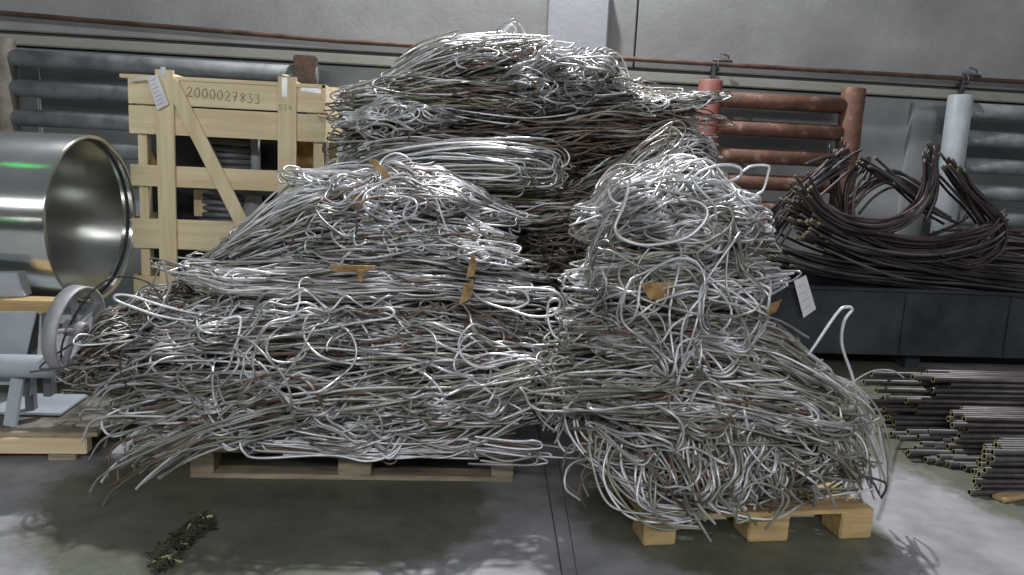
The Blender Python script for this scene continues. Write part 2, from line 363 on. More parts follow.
# ---------------------------------------------------------------- wooden crate
CY = 4.75
def crate():
    A = at(128, 70, CY); B = at(331, 95, CY+0.0); z1 = A.z; x0 = A.x; x1 = at(322, 100, CY).x; W = x1-x0; D = 0.75
    t = empty('shipping_crate', (0, 0, 0)); tag(t, 'open slatted pine shipping crate with a handwritten number, left of the wire piles', 'crate')
    def hb(ya, yb, Y, name='board', x0_=x0, x1_=x1):
        za = at(225, ya, Y).z; zb = at(225, yb, Y).z
        MB().box(((x0_+x1_)/2, Y, (za+zb)/2), (x1_-x0_, 0.022, za-zb-0.004), 0.002).build(name, M['pine'], t)
    rows = [(79, 108.5), (109.5, 138), (168, 189.5), (221, 251), (278, 306), (336, 362)]
    for r in rows: hb(r[0], r[1], CY)
    for r in rows: hb(r[0]+2, r[1]-3, CY+D)
    zb = 0.12
    for px, wpx in ((165, 16), (287.5, 17)):
        a = at(px, 90, CY-0.02); MB().box((a.x, CY-0.022, (z1+zb)/2+0.005), (wpx/800*CY*1.02, 0.022, z1-zb+0.01), 0.002).build('post', M['pine_v'], t)
    for px in (140, 318):
        for Y in (CY+0.05, CY+D-0.05):
            a = at(px, 90, CY); MB().box((a.x, Y, (z1+zb)/2-0.01), (0.05, 0.07, z1-zb-0.03), 0.002).build('corner_post', M['pine_v'], t)
    # diagonal brace
    a = at(171, 82, CY-0.022); b = at(265, 268, CY-0.022); a.y = b.y = CY-0.024
    MB().plank(a, b, 0.078, 0.02, up=(1, 0, 0)).build('brace', M['pine_v'], t)
    # right side boards and top deck
    for r in rows:
        za = at(225, r[0], CY).z; zb_ = at(225, r[1], CY).z
        MB().box((x1+0.012, CY+D/2, (za+zb_)/2), (0.022, D+0.04, za-zb_-0.004), 0.002).build('side_board', M['pine'], t)
        MB().box((x0-0.0115, CY+D/2, (za+zb_)/2), (0.022, D-0.1, za-zb_-0.004), 0.002).build('side_board', M['pine'], t)
    for j in range(6):
        MB().box(((x0+x1)/2-0.01, CY+0.04+(D-0.08)*j/5, z1-0.045+0.012), (W+0.06, 0.12, 0.02), 0.002).build('top_board', M['pine'], t)
    for px in (165, 287):
        a = at(px, 90, CY); MB().box((a.x, CY+D/2, z1-0.015), (0.09, D, 0.018), 0.002).build('top_batten', M['pine'], t)
    for j in range(5):
        MB().box(((x0+x1)/2, CY+0.08+(D-0.16)*j/4, 0.13), (W, 0.12, 0.03), 0.002).build('floor_board', M['pine'], t)
    for px in (150, 225, 305):
        a = at(px, 90, CY); MB().box((a.x, CY+D/2, 0.057), (0.1, D, 0.112), 0.003).build('skid', M['pine'], t)
    # tin straps
    a = at(284.5, 76, CY-0.035); b = at(284.5, 95, CY-0.035)
    MB().box(((a.x), CY-0.035, (a.z+b.z)/2-0.01), (0.030, 0.002, a.z-b.z), 0).box((a.x, CY+0.0, a.z+0.008), (0.03, 0.07, 0.002), 0).build('tin_strap', M['tin'], t)
    a = at(163, 70, CY-0.035)
    MB().box((a.x, CY-0.035, a.z-0.008), (0.028, 0.002, 0.05), 0).build('tin_strap', M['tin'], t)
    a = at(301, 88.5, CY-0.0125); b = at(321, 91, CY-0.0125)
    MB().plank((a.x, CY-0.0125, a.z), (b.x, CY-0.0125, b.z), 0.03, 0.002, bev=0).build('tin_strap', M['tin'], t)
    # handwritten number 2000027833
    G = {'L': [[(0.1, 1), (0.35, 1.05), (0.3, 0.6), (0.1, 0.1)]],
         '2': [[(0, .8), (.25, 1), (.5, .85), (.45, .6), (0, 0), (.55, .02)]],
         '0': [[(.3, 1), (.08, .8), (0, .4), (.2, 0), (.45, .1), (.55, .5), (.45, .9), (.3, 1)]],
         '7': [[(0, .95), (.5, 1), (.2, 0)], [(.1, .5), (.5, .52)]],
         '8': [[(.5, .85), (.25, 1), (.05, .8), (.5, .3), (.3, 0), (.05, .2), (.5, .7), (.5, .85)]],
         '3': [[(0, .95), (.5, 1), (.25, .6), (.5, .4), (.35, .05), (0, .08)]],
         '4': [[(.1, 1), (0, .5), (.5, .5)], [(.45, .9), (.45, 0)]], '5': [[(.5, 1), (.1, 1), (.05, .6), (.5, .5), (.4, .05), (0, .05)]]}
    def write(s_, pa, pb, h, rad, Y):
        a = at(*pa, Y); b = at(*pb, Y); n = len(s_); mb = MB()
        for i, ch in enumerate(s_):
            o = a.lerp(b, i/n); adv = (b-a).length/n
            if ch in G:
                for st in G[ch]:
                    pts = [o+Vector((x*adv*1.25, 0, (y-0.5)*h)) for x, y in st]
                    mb.tube([Vector((q.x, Y, q.z)) for q in pts], rad, 4)
        return mb
    write('2000027833', (187, 91.5), (262.5, 100), 0.052, 0.0022, CY-0.0115).build('handwritten_number', M['ink'], t)
    write('534', (279, 107), (293, 108.5), 0.028, 0.0015, CY-0.0335).build('handwritten_mark', M['ink'], t)
    return t
crate()
# shipping label in a plastic pocket on the crate
def shiptag(name, label, quad, Y, lines, dy=0.0):
    ps = [at(x, y, Y) for x, y in quad]; n = Vector((0, 1, 0))*0.0015
    mb = MB(); mb.hexa([ps[3], ps[2], ps[2]+n, ps[3]+n, ps[0], ps[1], ps[1]+n, ps[0]+n], 0)
    o = mb.build(name, M['paper'])
    mb = MB()
    for k in range(lines):
        f = (k+1)/(lines+1)
        a = ps[0].lerp(ps[3], f)*0.9+ps[1].lerp(ps[2], f)*0.1; b = ps[0].lerp(ps[3], f)*(0.25+0.1*(k % 2))+ps[1].lerp(ps[2], f)*(0.75-0.1*(k % 2))
        q = Vector((0, -0.0012, 0)); mb.plank(a+q, b+q, 0.004, 0.0008, bev=0)
    mb.build('printed_lines', M['print'], o)
    tag(o, label, 'tag'); return o
shiptag('shipping_label', 'white paper label in a plastic pocket hung on the crate top left corner', [(147, 78), (157, 74), (168.5, 104), (157.5, 110)], CY-0.055, 7)
o = MB().plank(at(130, 80, CY-0.05), at(150, 78, CY-0.05), 0.016, 0.002, bev=0).build('label_strip', M['tin']); tag(o, 'shiny clear strip holding the white label on the crate corner', 'tape')
shiptag('paper_tag', 'white paper tag hanging from the bent dark tubes over the trough', [(794, 281), (806, 275), (816, 309), (803.5, 318)], 5.46, 4)
_o = bpy.data.objects['paper_tag']; MB().tube([at(799, 279, 5.455), at(797, 270, 5.44), at(799, 258, 5.45)], 0.003, 6).build('string', M['dark_wire'], _o)

# contents of the crate
def in_crate(px, py, Y): return at(px, py, Y)
for k, (px, py, n, R, lab) in enumerate(((230, 168, 5, 0.135, 'dark grey coil of cable standing in the crate behind its upper opening'), (226, 226, 6, 0.15, 'dark grey coil of cable in the crate behind its lower opening'))):
    t = in_crate(px, py, CY+0.35); mb = MB()
    for i in range(n): mb.ring(t+Vector((0.004*(i % 2), 0, 0.037*i)), (0.02*i-0.03, 0.03, 1), R, 0.018, 40, 8)
    tag(mb.build('cable_coil', M['cable']), lab, 'coil', None)
for (xa, ya, xb, yb, r_, mm, lab) in ((255, 135, 256, 176, 0.03, M['pale_pipe'], 'pale grey pipe upright in the crate beside the coil'), (252, 195, 250, 232, 0.06, M['pale_pipe'], 'wide pale sleeve standing low inside the crate near its brace')):
    a = at(xa, ya, CY+0.3); b = at(xb, yb, CY+0.3); tag(MB().tube([a, b], r_, 16).build('pipe_piece', mm), lab, 'pipe')
a = at(202, 190, CY+0.25); b = at(202, 216, CY+0.25); b.x = a.x
tag(MB().plank(a, b, 0.085, 0.05, up=(1, 0, 0)).build('wood_block', M['pine_v']), 'short pine block wedged inside the crate left of its brace', 'block')
a = at(309, 135, CY+0.28); b = at(309, 180, CY+0.28)
tag(MB().plank(a, b, 0.2, 0.03, up=(1, 0, 0)).build('brown_plank', M['chip']), 'brown board inside the crate behind its right post', 'board')
pts = [at(x, y, CY+0.3) for x, y in ((146, 172), (145, 160), (148, 152), (152, 154), (155, 166), (158, 180))]
tag(MB().tube(pts, 0.018, 8).build('hose', M['chip']), 'bent yellowish hose inside the crate at its left end', 'hose')
tag(MB().box((at(230, 220, CY+0.6).x, CY+0.60, 0.98), (0.98, 0.16, 1.62), 0.02).build('dark_filler', M['black_steel']), 'tall dark filler box added at the back to darken the crate inside', 'filler')  # invented box, added so the crate looks dark between its boards

# ---------------------------------------------------------------- big machined steel cylinder on its beam
def cylinder():
    c = at(95, 220, 4.35); R = 0.437; T = 0.022; Ln = 0.95
    ang = math.radians(-7)
    Mx = Matrix.Translation(c) @ Matrix.Rotation(ang, 4, 'Z')
    t = empty('steel_cylinder', (0, 0, 0)); tag(t, 'large shiny machined steel cylinder lying on its side at far left', 'cylinder')
    prof = [(R-T, -Ln), (R-0.006, -Ln), (R, -Ln+0.006), (R, -0.006), (R-0.006, 0), (R-T+0.006, 0), (R-T, -0.012)]
    MB().lathe(prof, Mx, 128).build('shell', M['polish'], t)
    MB().lathe([(R-T-0.0008, -Ln), (R-T-0.0008, -0.07), (R-T-0.003, -0.07), (R-T-0.003, -Ln)], Mx, 128).build('turned_bore', M['bore'], t)
    MB().lathe([(R-T-0.0005, -0.05), (R-T-0.010, -0.045), (R-T-0.010, -0.035), (R-T-0.0005, -0.03)], Mx, 96).build('inner_lip', M['black_steel'], t)
    return c
cyl_c = cylinder()

# ---------------------------------------------------------------- grey machine with wheel, pallet beneath it
pl2 = at(0, 467, Z=0); pr2 = at(85, 465, Z=0)
px0 = pr2.x-1.2
t = empty('wooden_pallet', (px0, pr2.y, 0), 0.02); tag(t, 'wooden pallet with one bright front beam at lower left under the grey machine', 'pallet')
for j, (yy, mm) in enumerate(((0.03, M['pine']), (0.42, M['pallet_grey']), (0.80, M['pallet_grey']))):
    MB().box((0.6, yy, 0.077), (1.2, 0.06, 0.072), 0.004).build('beam', mm, t)
    for xx in (0.12, 0.6, 1.08): MB().box((xx, yy+0.05, 0.0205), (0.12, 0.10, 0.041), 0.003).build('foot', M['pallet_grey'], t)
for j in range(6): MB().box((0.62, 0.09+0.146*j, 0.124), (1.24, 0.14, 0.018), 0.003).build('deck_board', M['pallet_grey'], t)
d_ = MB().box((px0+0.66, pr2.y+0.46, 0.139), (1.28, 0.80, 0.011), 0.002, rz=0.02).build('plywood_sheet', M['dirtboard']); tag(d_, 'dirty dark plywood sheet lying on the lower left pallet', 'plywood')
def machine():
    t = empty('machine_stand', (0, 0, 0)); tag(t, 'grey steel stand with round tube and sheet panel at far left', 'machine')
    Y = 3.62
    a = at(-60, 367, Y); b = at(64, 367, Y); a.z = b.z; a.y = b.y = Y
    MB().tube([a, b-Vector((0.006, 0, 0)), b], [0.052, 0.052, 0.044], 20).build('round_tube', M['machine'], t)
    # panel with sloped edge
    q = [at(-60, 312, Y+0.1), at(36, 312, Y+0.1), at(20, 385, Y+0.1), at(-60, 385, Y+0.1)]; n = Vector((0, 0.012, 0))
    MB().hexa([q[3], q[2], q[2]+n, q[3]+n, q[0], q[1], q[1]+n, q[0]+n], 0.002).build('sheet_panel', M['machine'], t)
    for xa, xb in ((33, 28), (48, 50)):
        p = at(xa, 312, Y+0.16); r_ = at(xb, 395, Y+0.16)
        MB().plank(p, Vector((r_.x, r_.y, r_.z)), 0.035, 0.06, up=(1, 0, 0)).build('upright', M['cable'], t)
    for xa, xb in ((18, 10), (-30, -34)):
        p = at(xa, 378, Y); r_ = at(xb, 425, Y); r_.z = 0.152
        MB().plank(p, r_, 0.055, 0.02, up=(1, 0, 0)).build('leg', M['machine'], t)
    p = at(30, 378, Y+0.2); r_ = Vector((p.x, p.y, 0.152)); MB().plank(p, r_, 0.04, 0.04, up=(1, 0, 0)).build('leg', M['cable'], t)
    p = at(20, 385, Y+0.3); MB().box((p.x-0.2, p.y, 0.158), (0.9, 0.3, 0.012), 0.002).build('foot_plate', M['machine'], t)
    return t
machine()
a = at(-60, 304, 3.85); b = at(59, 304, 3.85); b.z = a.z = (a.z+b.z)/2
tag(MB().plank(a, b, 0.062, 0.12).build('wooden_beam', M['pallet']), 'worn wooden beam on the grey stand below the steel cylinder', 'beam')
q = [at(-40, 275, 3.86), at(17, 273, 3.86), at(24, 297, 3.86), at(-40, 297, 3.86)]; n = Vector((0, 0.08, 0))
tag(MB().hexa([q[3], q[2], q[2]+n, q[3]+n, q[0], q[1], q[1]+n, q[0]+n], 0.004).build('steel_wedge', M['machine']), 'pale grey steel wedge on the wooden beam against the cylinder', 'wedge')
def wheel():
    c = at(82, 330, 3.62); R = 0.195; Wd = 0.06
    t = empty('spoked_wheel', (0, 0, 0)); tag(t, 'worn grey spoked handwheel standing between the machine and the left wire pile', 'wheel')
    Mx = Matrix.Translation(c) @ Matrix.Rotation(math.radians(-8), 4, 'Z') @ Matrix.Rotation(math.radians(6), 4, 'Y')
    MB().lathe([(R-0.012, -Wd), (R, -Wd), (R, -0.002), (R-0.004, 0), (R-0.012, 0)], Mx, 64).build('rim', M['wheel'], t)
    MB().lathe([(0.008, -Wd-0.01), (0.036, -Wd-0.01), (0.036, 0.012), (0.03, 0.016), (0.008, 0.016)], Mx, 24).build('hub', M['wheel'], t)
    MB().tube([Mx @ Vector((-0.12, 0, 0)), Mx @ Vector((0.025, 0, 0))], 0.014, 10).build('axle', M['dark_rust'], t)
    for k in range(5):
        an = 2*math.pi*k/5+0.5
        a = Mx @ Vector((-Wd/2, 0.03*math.cos(an), 0.03*math.sin(an))); b = Mx @ Vector((-Wd/2, (R-0.008)*math.cos(an), (R-0.008)*math.sin(an)))
        MB().plank(a, b, 0.028, 0.014, up=Mx.to_3x3() @ Vector((1, 0, 0))).build('spoke', M['wheel'], t)
wheel()

# ---------------------------------------------------------------- steel trough under the bent tubes
def trough():
    a = at(762, 286, 5.5); x0 = a.x; x1 = 5.6; z1 = 0.632; z0 = 0.13
    t = empty('steel_trough', (0, 0, 0)); tag(t, 'long low dark steel trough holding the bent tubes by the right wall', 'trough')
    MB().box(((x0+x1)/2, 5.51, (z0+z1)/2), (x1-x0, 0.02, z1-z0), 0.003).build('front_panel', M['black_steel'], t)
    MB().box(((x0+x1)/2, 6.35, (z0+z1)/2), (x1-x0, 0.02, z1-z0), 0.003).build('rear_panel', M['black_steel'], t)
    MB().box((x0+0.011, 5.93, (z0+z1)/2), (0.02, 0.82, z1-z0), 0.003).build('end_panel', M['black_steel'], t)
    MB().box(((x0+x1)/2, 5.93, z0+0.2), (x1-x0-0.04, 0.82, 0.02), 0.003).build('bottom_panel', M['black_steel'], t)
    MB().box(((x0+x1)/2, 5.50, z1-0.012), (x1-x0, 0.05, 0.024), 0.003).build('top_flange', M['black_steel'], t)
    for px in (905, 1010):
        p = at(px, 320, 5.49); MB().box((p.x, 5.495, (z0+z1)/2-0.01), (0.03, 0.014, z1-z0-0.05), 0.002).build('rib', M['black_steel'], t)
    for x in (x0+0.2, x0+1.3, x1-0.3):
        MB().box((x, 5.93, 0.065), (0.12, 0.6, 0.13), 0.004).build('foot', M['black_steel'], t)
trough()

# ---------------------------------------------------------------- straight tubes on the floor, lower right
def tube_proto(r_, mm, L_=2.3):
    mb = MB(); mb.tube([(0, 0, 0), (L_, 0, 0)], r_, 12, hollow=0.72)
    return mb.build('steel_tube', [mm, M['cut'], M['hole']])
protos = {}
def straight(x, y, z, rz, tilt, r_, mk, label, group, L_=2.3):
    k = (round(r_, 3), mk, L_)
    if k not in protos: o = protos[k] = tube_proto(r_, M[mk], L_)
    else: o = protos[k].copy(); C.objects.link(o)
    o.location = (x, y, z); o.rotation_euler = (random.random()*6*0, tilt, rz); tag(o, label, 'tube', group); return o
def pack(label, group, px_end, Yf, rows, per, z0, r_, spread, mk=('bar_grey', 'bar')):
    for i in range(rows):
        for j in range(per[i]):
            y = Yf+(j+0.5*(i % 2))*r_*2.03+random.uniform(-.001, .001); z = z0+r_+i*r_*1.75
            xe = at(px_end[i]+random.uniform(-spread, spread), 430, y).x
            straight(xe, y, z, random.uniform(-.012, .012), random.uniform(-.004, .004), r_, random.choice(mk), label, group)
# rear high bundle -> front low bundle
random.seed(3)
T1 = 'straight dark steel tube in the highest, rearmost bundle on the floor at right'
T2 = 'straight grey steel tube in the second bundle from the back, middle height, at right'
T3 = 'straight dark steel tube with yellowish cut end in the low front bundle at right'
pack(T1, 'tubes in the rear bundle', [905, 910, 900, 915, 900, 905, 910, 925, 930, 928, 930], 4.10, 11, [8, 8, 8, 7, 7, 7, 7, 6, 6, 5, 5], 0.0, 0.018, 32)
pack(T2, 'tubes in the middle bundle', [950, 955, 965, 970, 965, 975, 960, 955], 3.74, 8, [8, 8, 7, 7, 7, 7, 6, 6], 0.0, 0.0165, 16)
pack(T3, 'tubes in the front bundle', [985, 990, 988, 992, 990, 994, 992, 998], 3.30, 8, [9, 9, 9, 8, 8, 8, 7, 6], 0.0, 0.0155, 7)
T4 = 'dark steel tube poking out left from between the floor bundles'
for px, py, Y in ((905, 450, 3.76), (912, 446, 3.8), (922, 459, 3.72), (926, 462, 3.74), (925, 455, 3.78), (903, 452, 3.80), (930, 466, 3.7), (918, 442, 3.81), (935, 455, 3.7), (940, 462, 3.68), (948, 457, 3.69), (944, 468, 3.66), (955, 463, 3.65), (930, 445, 3.8), (938, 438, 3.82), (915, 435, 3.84), (905, 430, 3.86), (925, 430, 3.84), (960, 470, 3.62), (950, 450, 3.72), (895, 436, 3.9), (888, 432, 3.95)):
    p = at(px, py, Y); straight(p.x, Y-0.03, max(0.02, p.z), random.uniform(-.03, .03), 0.0, 0.0165, 'bar_grey', T4, 'tubes poking out between bundles')
T5 = 'single long dark tube lying further left than the rest on the rear bundle'
for px, py, Y in ((868, 372, 4.3), (860, 380, 4.25), (872, 388, 4.2), (866, 398, 4.18), (880, 407, 4.16), (885, 415, 4.14), (862, 403, 4.22), (876, 381, 4.3), (890, 425, 4.15)):
    p = at(px, py, Y); straight(p.x, Y-0.04, p.z, random.uniform(-.015, .015), random.uniform(-.004, .004), 0.016, 'bar', 'long dark steel tube reaching furthest left in the rear bundle', 'tubes reaching furthest left')
# thin strip under the front bundle
p = at(1000, 505, Z=0)
tag(MB().plank((p.x+0.02, 3.24, 0.012), (p.x+0.35, 3.36, 0.012), 0.02, 0.06).build('timber_strip', M['pallet']), 'thin wooden strip on the floor under the front tube bundle', 'timber')

# ---------------------------------------------------------------- bent dark tubes in the trough
def smooth(pts, k=7):
    P_ = [np.array(p, float) for p in pts]; P_ = [2*P_[0]-P_[1]]+P_+[2*P_[-1]-P_[-2]]; out = []
    for i in range(1, len(P_)-2):
        a, b, c, e = P_[i-1:i+3]
        for s_ in range(k):
            t = s_/k
            out.append(0.5*((2*b)+(c-a)*t+(2*a-5*b+4*c-e)*t*t+(3*b-a-3*c+e)*t**3))
    out.append(P_[-2]); return np.array(out)
def bent_bunch(cps, n, label, group, r_=0.0105, jit=0.05, end=0.10, mk=('bar', 'bar_red', 'bar_grey'), sag=0.0):
    """cps [(px,py,Y)]: each tube follows the bunch with its own offset and ends"""
    base = [at(*c) for c in cps]
    for k in range(n):
        off = Vector((random.gauss(0, jit*0.35), random.gauss(0, jit*1.2), random.gauss(0, jit*0.75)))
        tw = Vector((random.gauss(0, jit*0.4), random.gauss(0, jit*0.8), random.gauss(0, jit*0.5)))
        pts = []
        for i, p in enumerate(base):
            f = i/(len(base)-1)*2-1
            pts.append(p+off+tw*f+Vector((random.gauss(0, .006), random.gauss(0, .006), random.gauss(0, .006))))
        e0 = random.uniform(-end, end*0.3); e1 = random.uniform(-end*0.3, end)
        pts[0] = pts[0]-(pts[1]-pts[0]).normalized()*e0*-1; pts[-1] = pts[-1]+(pts[-1]-pts[-2]).normalized()*(-abs(e1))
        mb = MB(); mb.tube([Vector(q) for q in smooth(pts, 6)], r_, 8, hollow=0.65)
        tag(mb.build('bent_tube', [M[random.choice(mk)], M['cut'], M['hole']]), label, 'tube', group)
random.seed(5)
bent_bunch([(806, 192, 5.45), (822, 212, 5.45), (850, 226, 5.45), (885, 228, 5.5), (915, 212, 5.5), (930, 185, 5.5), (930, 150, 5.5)], 16, 'dark bent tube in the big U-shaped bunch with upright tips near the pale header pipe', 'tubes in the U-shaped bunch', jit=0.035, end=0.12)
bent_bunch([(768, 232, 5.9), (790, 205, 5.85), (815, 182, 5.8), (838, 165, 5.75), (848, 158, 5.75)], 26, 'dark tube rising from the right wire pile towards the rusty header pipe', 'tubes rising beside the right wire pile', jit=0.06, end=0.10)
bent_bunch([(838, 150, 5.75), (836, 175, 5.75), (842, 205, 5.75), (858, 226, 5.75)], 6, 'dark bent tube hooking down from the peak below the rusty header pipe', 'tubes hooking down at the peak', jit=0.035)
bent_bunch([(850, 225, 5.7), (848, 195, 5.7), (858, 172, 5.7), (870, 162, 5.7), (865, 182, 5.7)], 5, 'dark tube bent over in a small arch left of the U-shaped bunch', 'tubes in a small arch', jit=0.03)
bent_bunch([(852, 205, 5.8), (870, 185, 5.8), (890, 177, 5.8), (908, 186, 5.8), (925, 200, 5.8)], 11, 'dark tube arching behind the U-shaped bunch', 'tubes arching behind the bunch', jit=0.045)
bent_bunch([(868, 164, 5.6), (885, 174, 5.6), (902, 186, 5.6), (925, 205, 5.6), (955, 222, 5.6)], 6, 'dark tube slanting down to the right across the arch', 'tubes slanting right across the arch', jit=0.03)
bent_bunch([(952, 170, 5.6), (966, 190, 5.6), (985, 212, 5.6), (997, 232, 5.6), (988, 255, 5.6), (960, 268, 5.6), (925, 262, 5.6)], 16, 'dark tube curving down round the right end of the heap', 'tubes curving round the right end', jit=0.05)
bent_bunch([(800, 212, 5.6), (835, 232, 5.58), (875, 245, 5.55), (925, 250, 5.55), (975, 240, 5.6), (998, 225, 5.6)], 44, 'dark tube sagging through the middle of the heap', 'tubes sagging in the heap', jit=0.075)
bent_bunch([(820, 222, 5.6), (860, 245, 5.56), (905, 258, 5.56), (960, 267, 5.6), (1040, 276, 5.6)], 40, 'dark tube sweeping down to the right edge of the heap', 'tubes sweeping to the right edge', jit=0.065, mk=('bar', 'bar', 'bar_grey'))
bent_bunch([(778, 256, 5.55), (830, 269, 5.55), (900, 277, 5.58), (1040, 288, 5.62)], 46, 'nearly straight dark tube low along the trough rim', 'tubes along the trough rim', jit=0.045, mk=('bar', 'bar_grey'))
bent_bunch([(812, 232, 5.46), (850, 248, 5.6), (905, 262, 5.75), (1000, 275, 5.8)], 26, 'dark tube with yellow cut end pointing left in the heap', 'tubes with yellow cut ends', jit=0.07, end=0.2, mk=('bar',))
bent_bunch([(960, 250, 5.95), (1000, 245, 5.9), (1045, 250, 5.9)], 22, 'rusty dark tube end by the far right wall radiator', 'rusty tube ends at the far right', jit=0.09, mk=('bar_red', 'bar'))
for k, (pts_, lab) in enumerate((([(805, 165, 5.7), (822, 158, 5.7), (838, 155, 5.72), (848, 150, 5.75)], 'dark tube poking out left over the red radiator pipes'),
                                ([(928, 142, 5.5), (936, 165, 5.5), (936, 195, 5.5), (925, 222, 5.5)], 'tallest upright dark tube tip left of the pale header pipe'),
                                ([(956, 171, 5.55), (966, 182, 5.55), (972, 205, 5.6), (985, 225, 5.6)], 'dark tube tip crossing in front of the pale header pipe'))):
    mb = MB(); mb.tube([Vector(q) for q in smooth([at(*c) for c in pts_], 6)], 0.016, 8, hollow=0.65)
    tag(mb.build('bent_tube', [M['bar'], M['cut'], M['hole']]), lab, 'tube')

# ---------------------------------------------------------------- wire bundles
class Strands:
    """sweeps many polylines into ONE mesh, one material per strand"""
    def __init__(s): s.v = []; s.f = []; s.m = []; s.n = 0
    def add(s, P_, r, mi, K=5):
        P_ = np.asarray(P_, float); n = len(P_)
        T = np.gradient(P_, axis=0); T /= np.linalg.norm(T, axis=1, keepdims=True)+1e-9
        ref = np.array([0.31, 0.87, 0.38]); ref = ref/np.linalg.norm(ref)
        # parallel transport
        U = np.zeros_like(P_); u = np.cross(T[0], ref); u /= np.linalg.norm(u)+1e-9
        for i in range(n):
            u = u-T[i]*u.dot(T[i]); u /= np.linalg.norm(u)+1e-9; U[i] = u
        V = np.cross(T, U); a = np.arange(K)*2*np.pi/K
        ring = P_[:, None]+r*(U[:, None]*np.cos(a)[None, :, None]+V[:, None]*np.sin(a)[None, :, None])
        i = np.arange(n-1)[:, None]*K; k = np.arange(K)[None]; k2 = (k+1) % K
        F = np.stack([i+k, i+k2, i+K+k2, i+K+k], -1).reshape(-1, 4)+s.n
        s.v.append(ring.reshape(-1, 3)); s.f.append(F); s.m.append(np.full(len(F), mi)); s.n += n*K
    def build(s, name, parent=None, mats=None):
        V = np.concatenate(s.v); F = np.concatenate(s.f); Mi = np.concatenate(s.m)
        me = bpy.data.meshes.new(name); me.vertices.add(len(V)); me.vertices.foreach_set('co', V.astype(np.float32).ravel())
        me.loops.add(F.size); me.loops.foreach_set('vertex_index', F.astype(np.int32).ravel())
        me.polygons.add(len(F)); me.polygons.foreach_set('loop_start', (np.arange(len(F))*4).astype(np.int32))
        me.polygons.foreach_set('use_smooth', np.ones(len(F), bool)); me.polygons.foreach_set('material_index', Mi.astype(np.int32))
        for m_ in (mats or WIRE): me.materials.append(m_)
        me.update(calc_edges=True)
        return link(name, me, parent)

def spine_fn(cps, ry):
    """cps [(px,py,Y,half height px)] -> f(u) giving centre, half height, half depth (arrays)"""
    bk = Vector((0, ry*0.75, 0))
    P_ = smooth([at(c[0], c[1], c[2]-ry*0.75)+bk for c in cps], 10); n = len(P_)
    h = np.interp(np.linspace(0, 1, n), np.linspace(0, 1, len(cps)), [c[3]/FPX*depth(at(c[0], c[1], c[2]-ry*0.75)) for c in cps])
    L_ = np.concatenate([[0], np.cumsum(np.linalg.norm(np.diff(P_, axis=0), axis=1))]); tot = L_[-1]; us = L_/tot
    T = np.gradient(P_, axis=0); T /= np.linalg.norm(T, axis=1, keepdims=True)
    Yv = np.array([0, -1.0, 0]); Nz = np.cross(T, Yv); Nz *= np.sign(Nz[:, 2:3]+1e-9); Nz /= np.linalg.norm(Nz, axis=1, keepdims=True)
    def f(u):
        uc = np.clip(u, 0, 1)
        g = lambda A: np.stack([np.interp(uc, us, A[:, k]) for k in range(3)], -1)
        t = g(T); p = g(P_)+t*((u-uc)*tot)[..., None]
        return p, g(Nz), np.interp(uc, us, h), tot
    f.lump = (RNG.uniform(0, 6.28, 6), RNG.uniform(0.7, 1.3, 6), tot)
    return f, tot
def lump(f, u, phi):
    p, q, tot = f.lump; x = u*tot
    return 1+0.10*np.sin(x*7*q[0]+p[0]+1.5*phi)+0.08*np.sin(x*13*q[1]+p[1]-2.2*phi)+0.07*np.sin(x*21*q[2]+p[2]+3*phi)+0.06*np.sin(x*34*q[3]+p[3]-4*phi)
def end_taper(u, e):
    return np.clip(1-np.abs(2*np.clip(u, 0, 1)-1)**4*(1-e), 0.05, 1)
def place(f, u, phi, rho, ry, e):
    p, nz, h, _ = f(u); tp = end_taper(u, e); rho = rho*lump(f, u, phi)
    return p+nz*(np.cos(phi)*rho*h*tp)[..., None]+np.array([0, -1.0, 0])*(np.sin(phi)*rho*ry*tp)[..., None]
def pick(mix): return int(RNG.choice(5, p=np.array(mix)/sum(mix)))

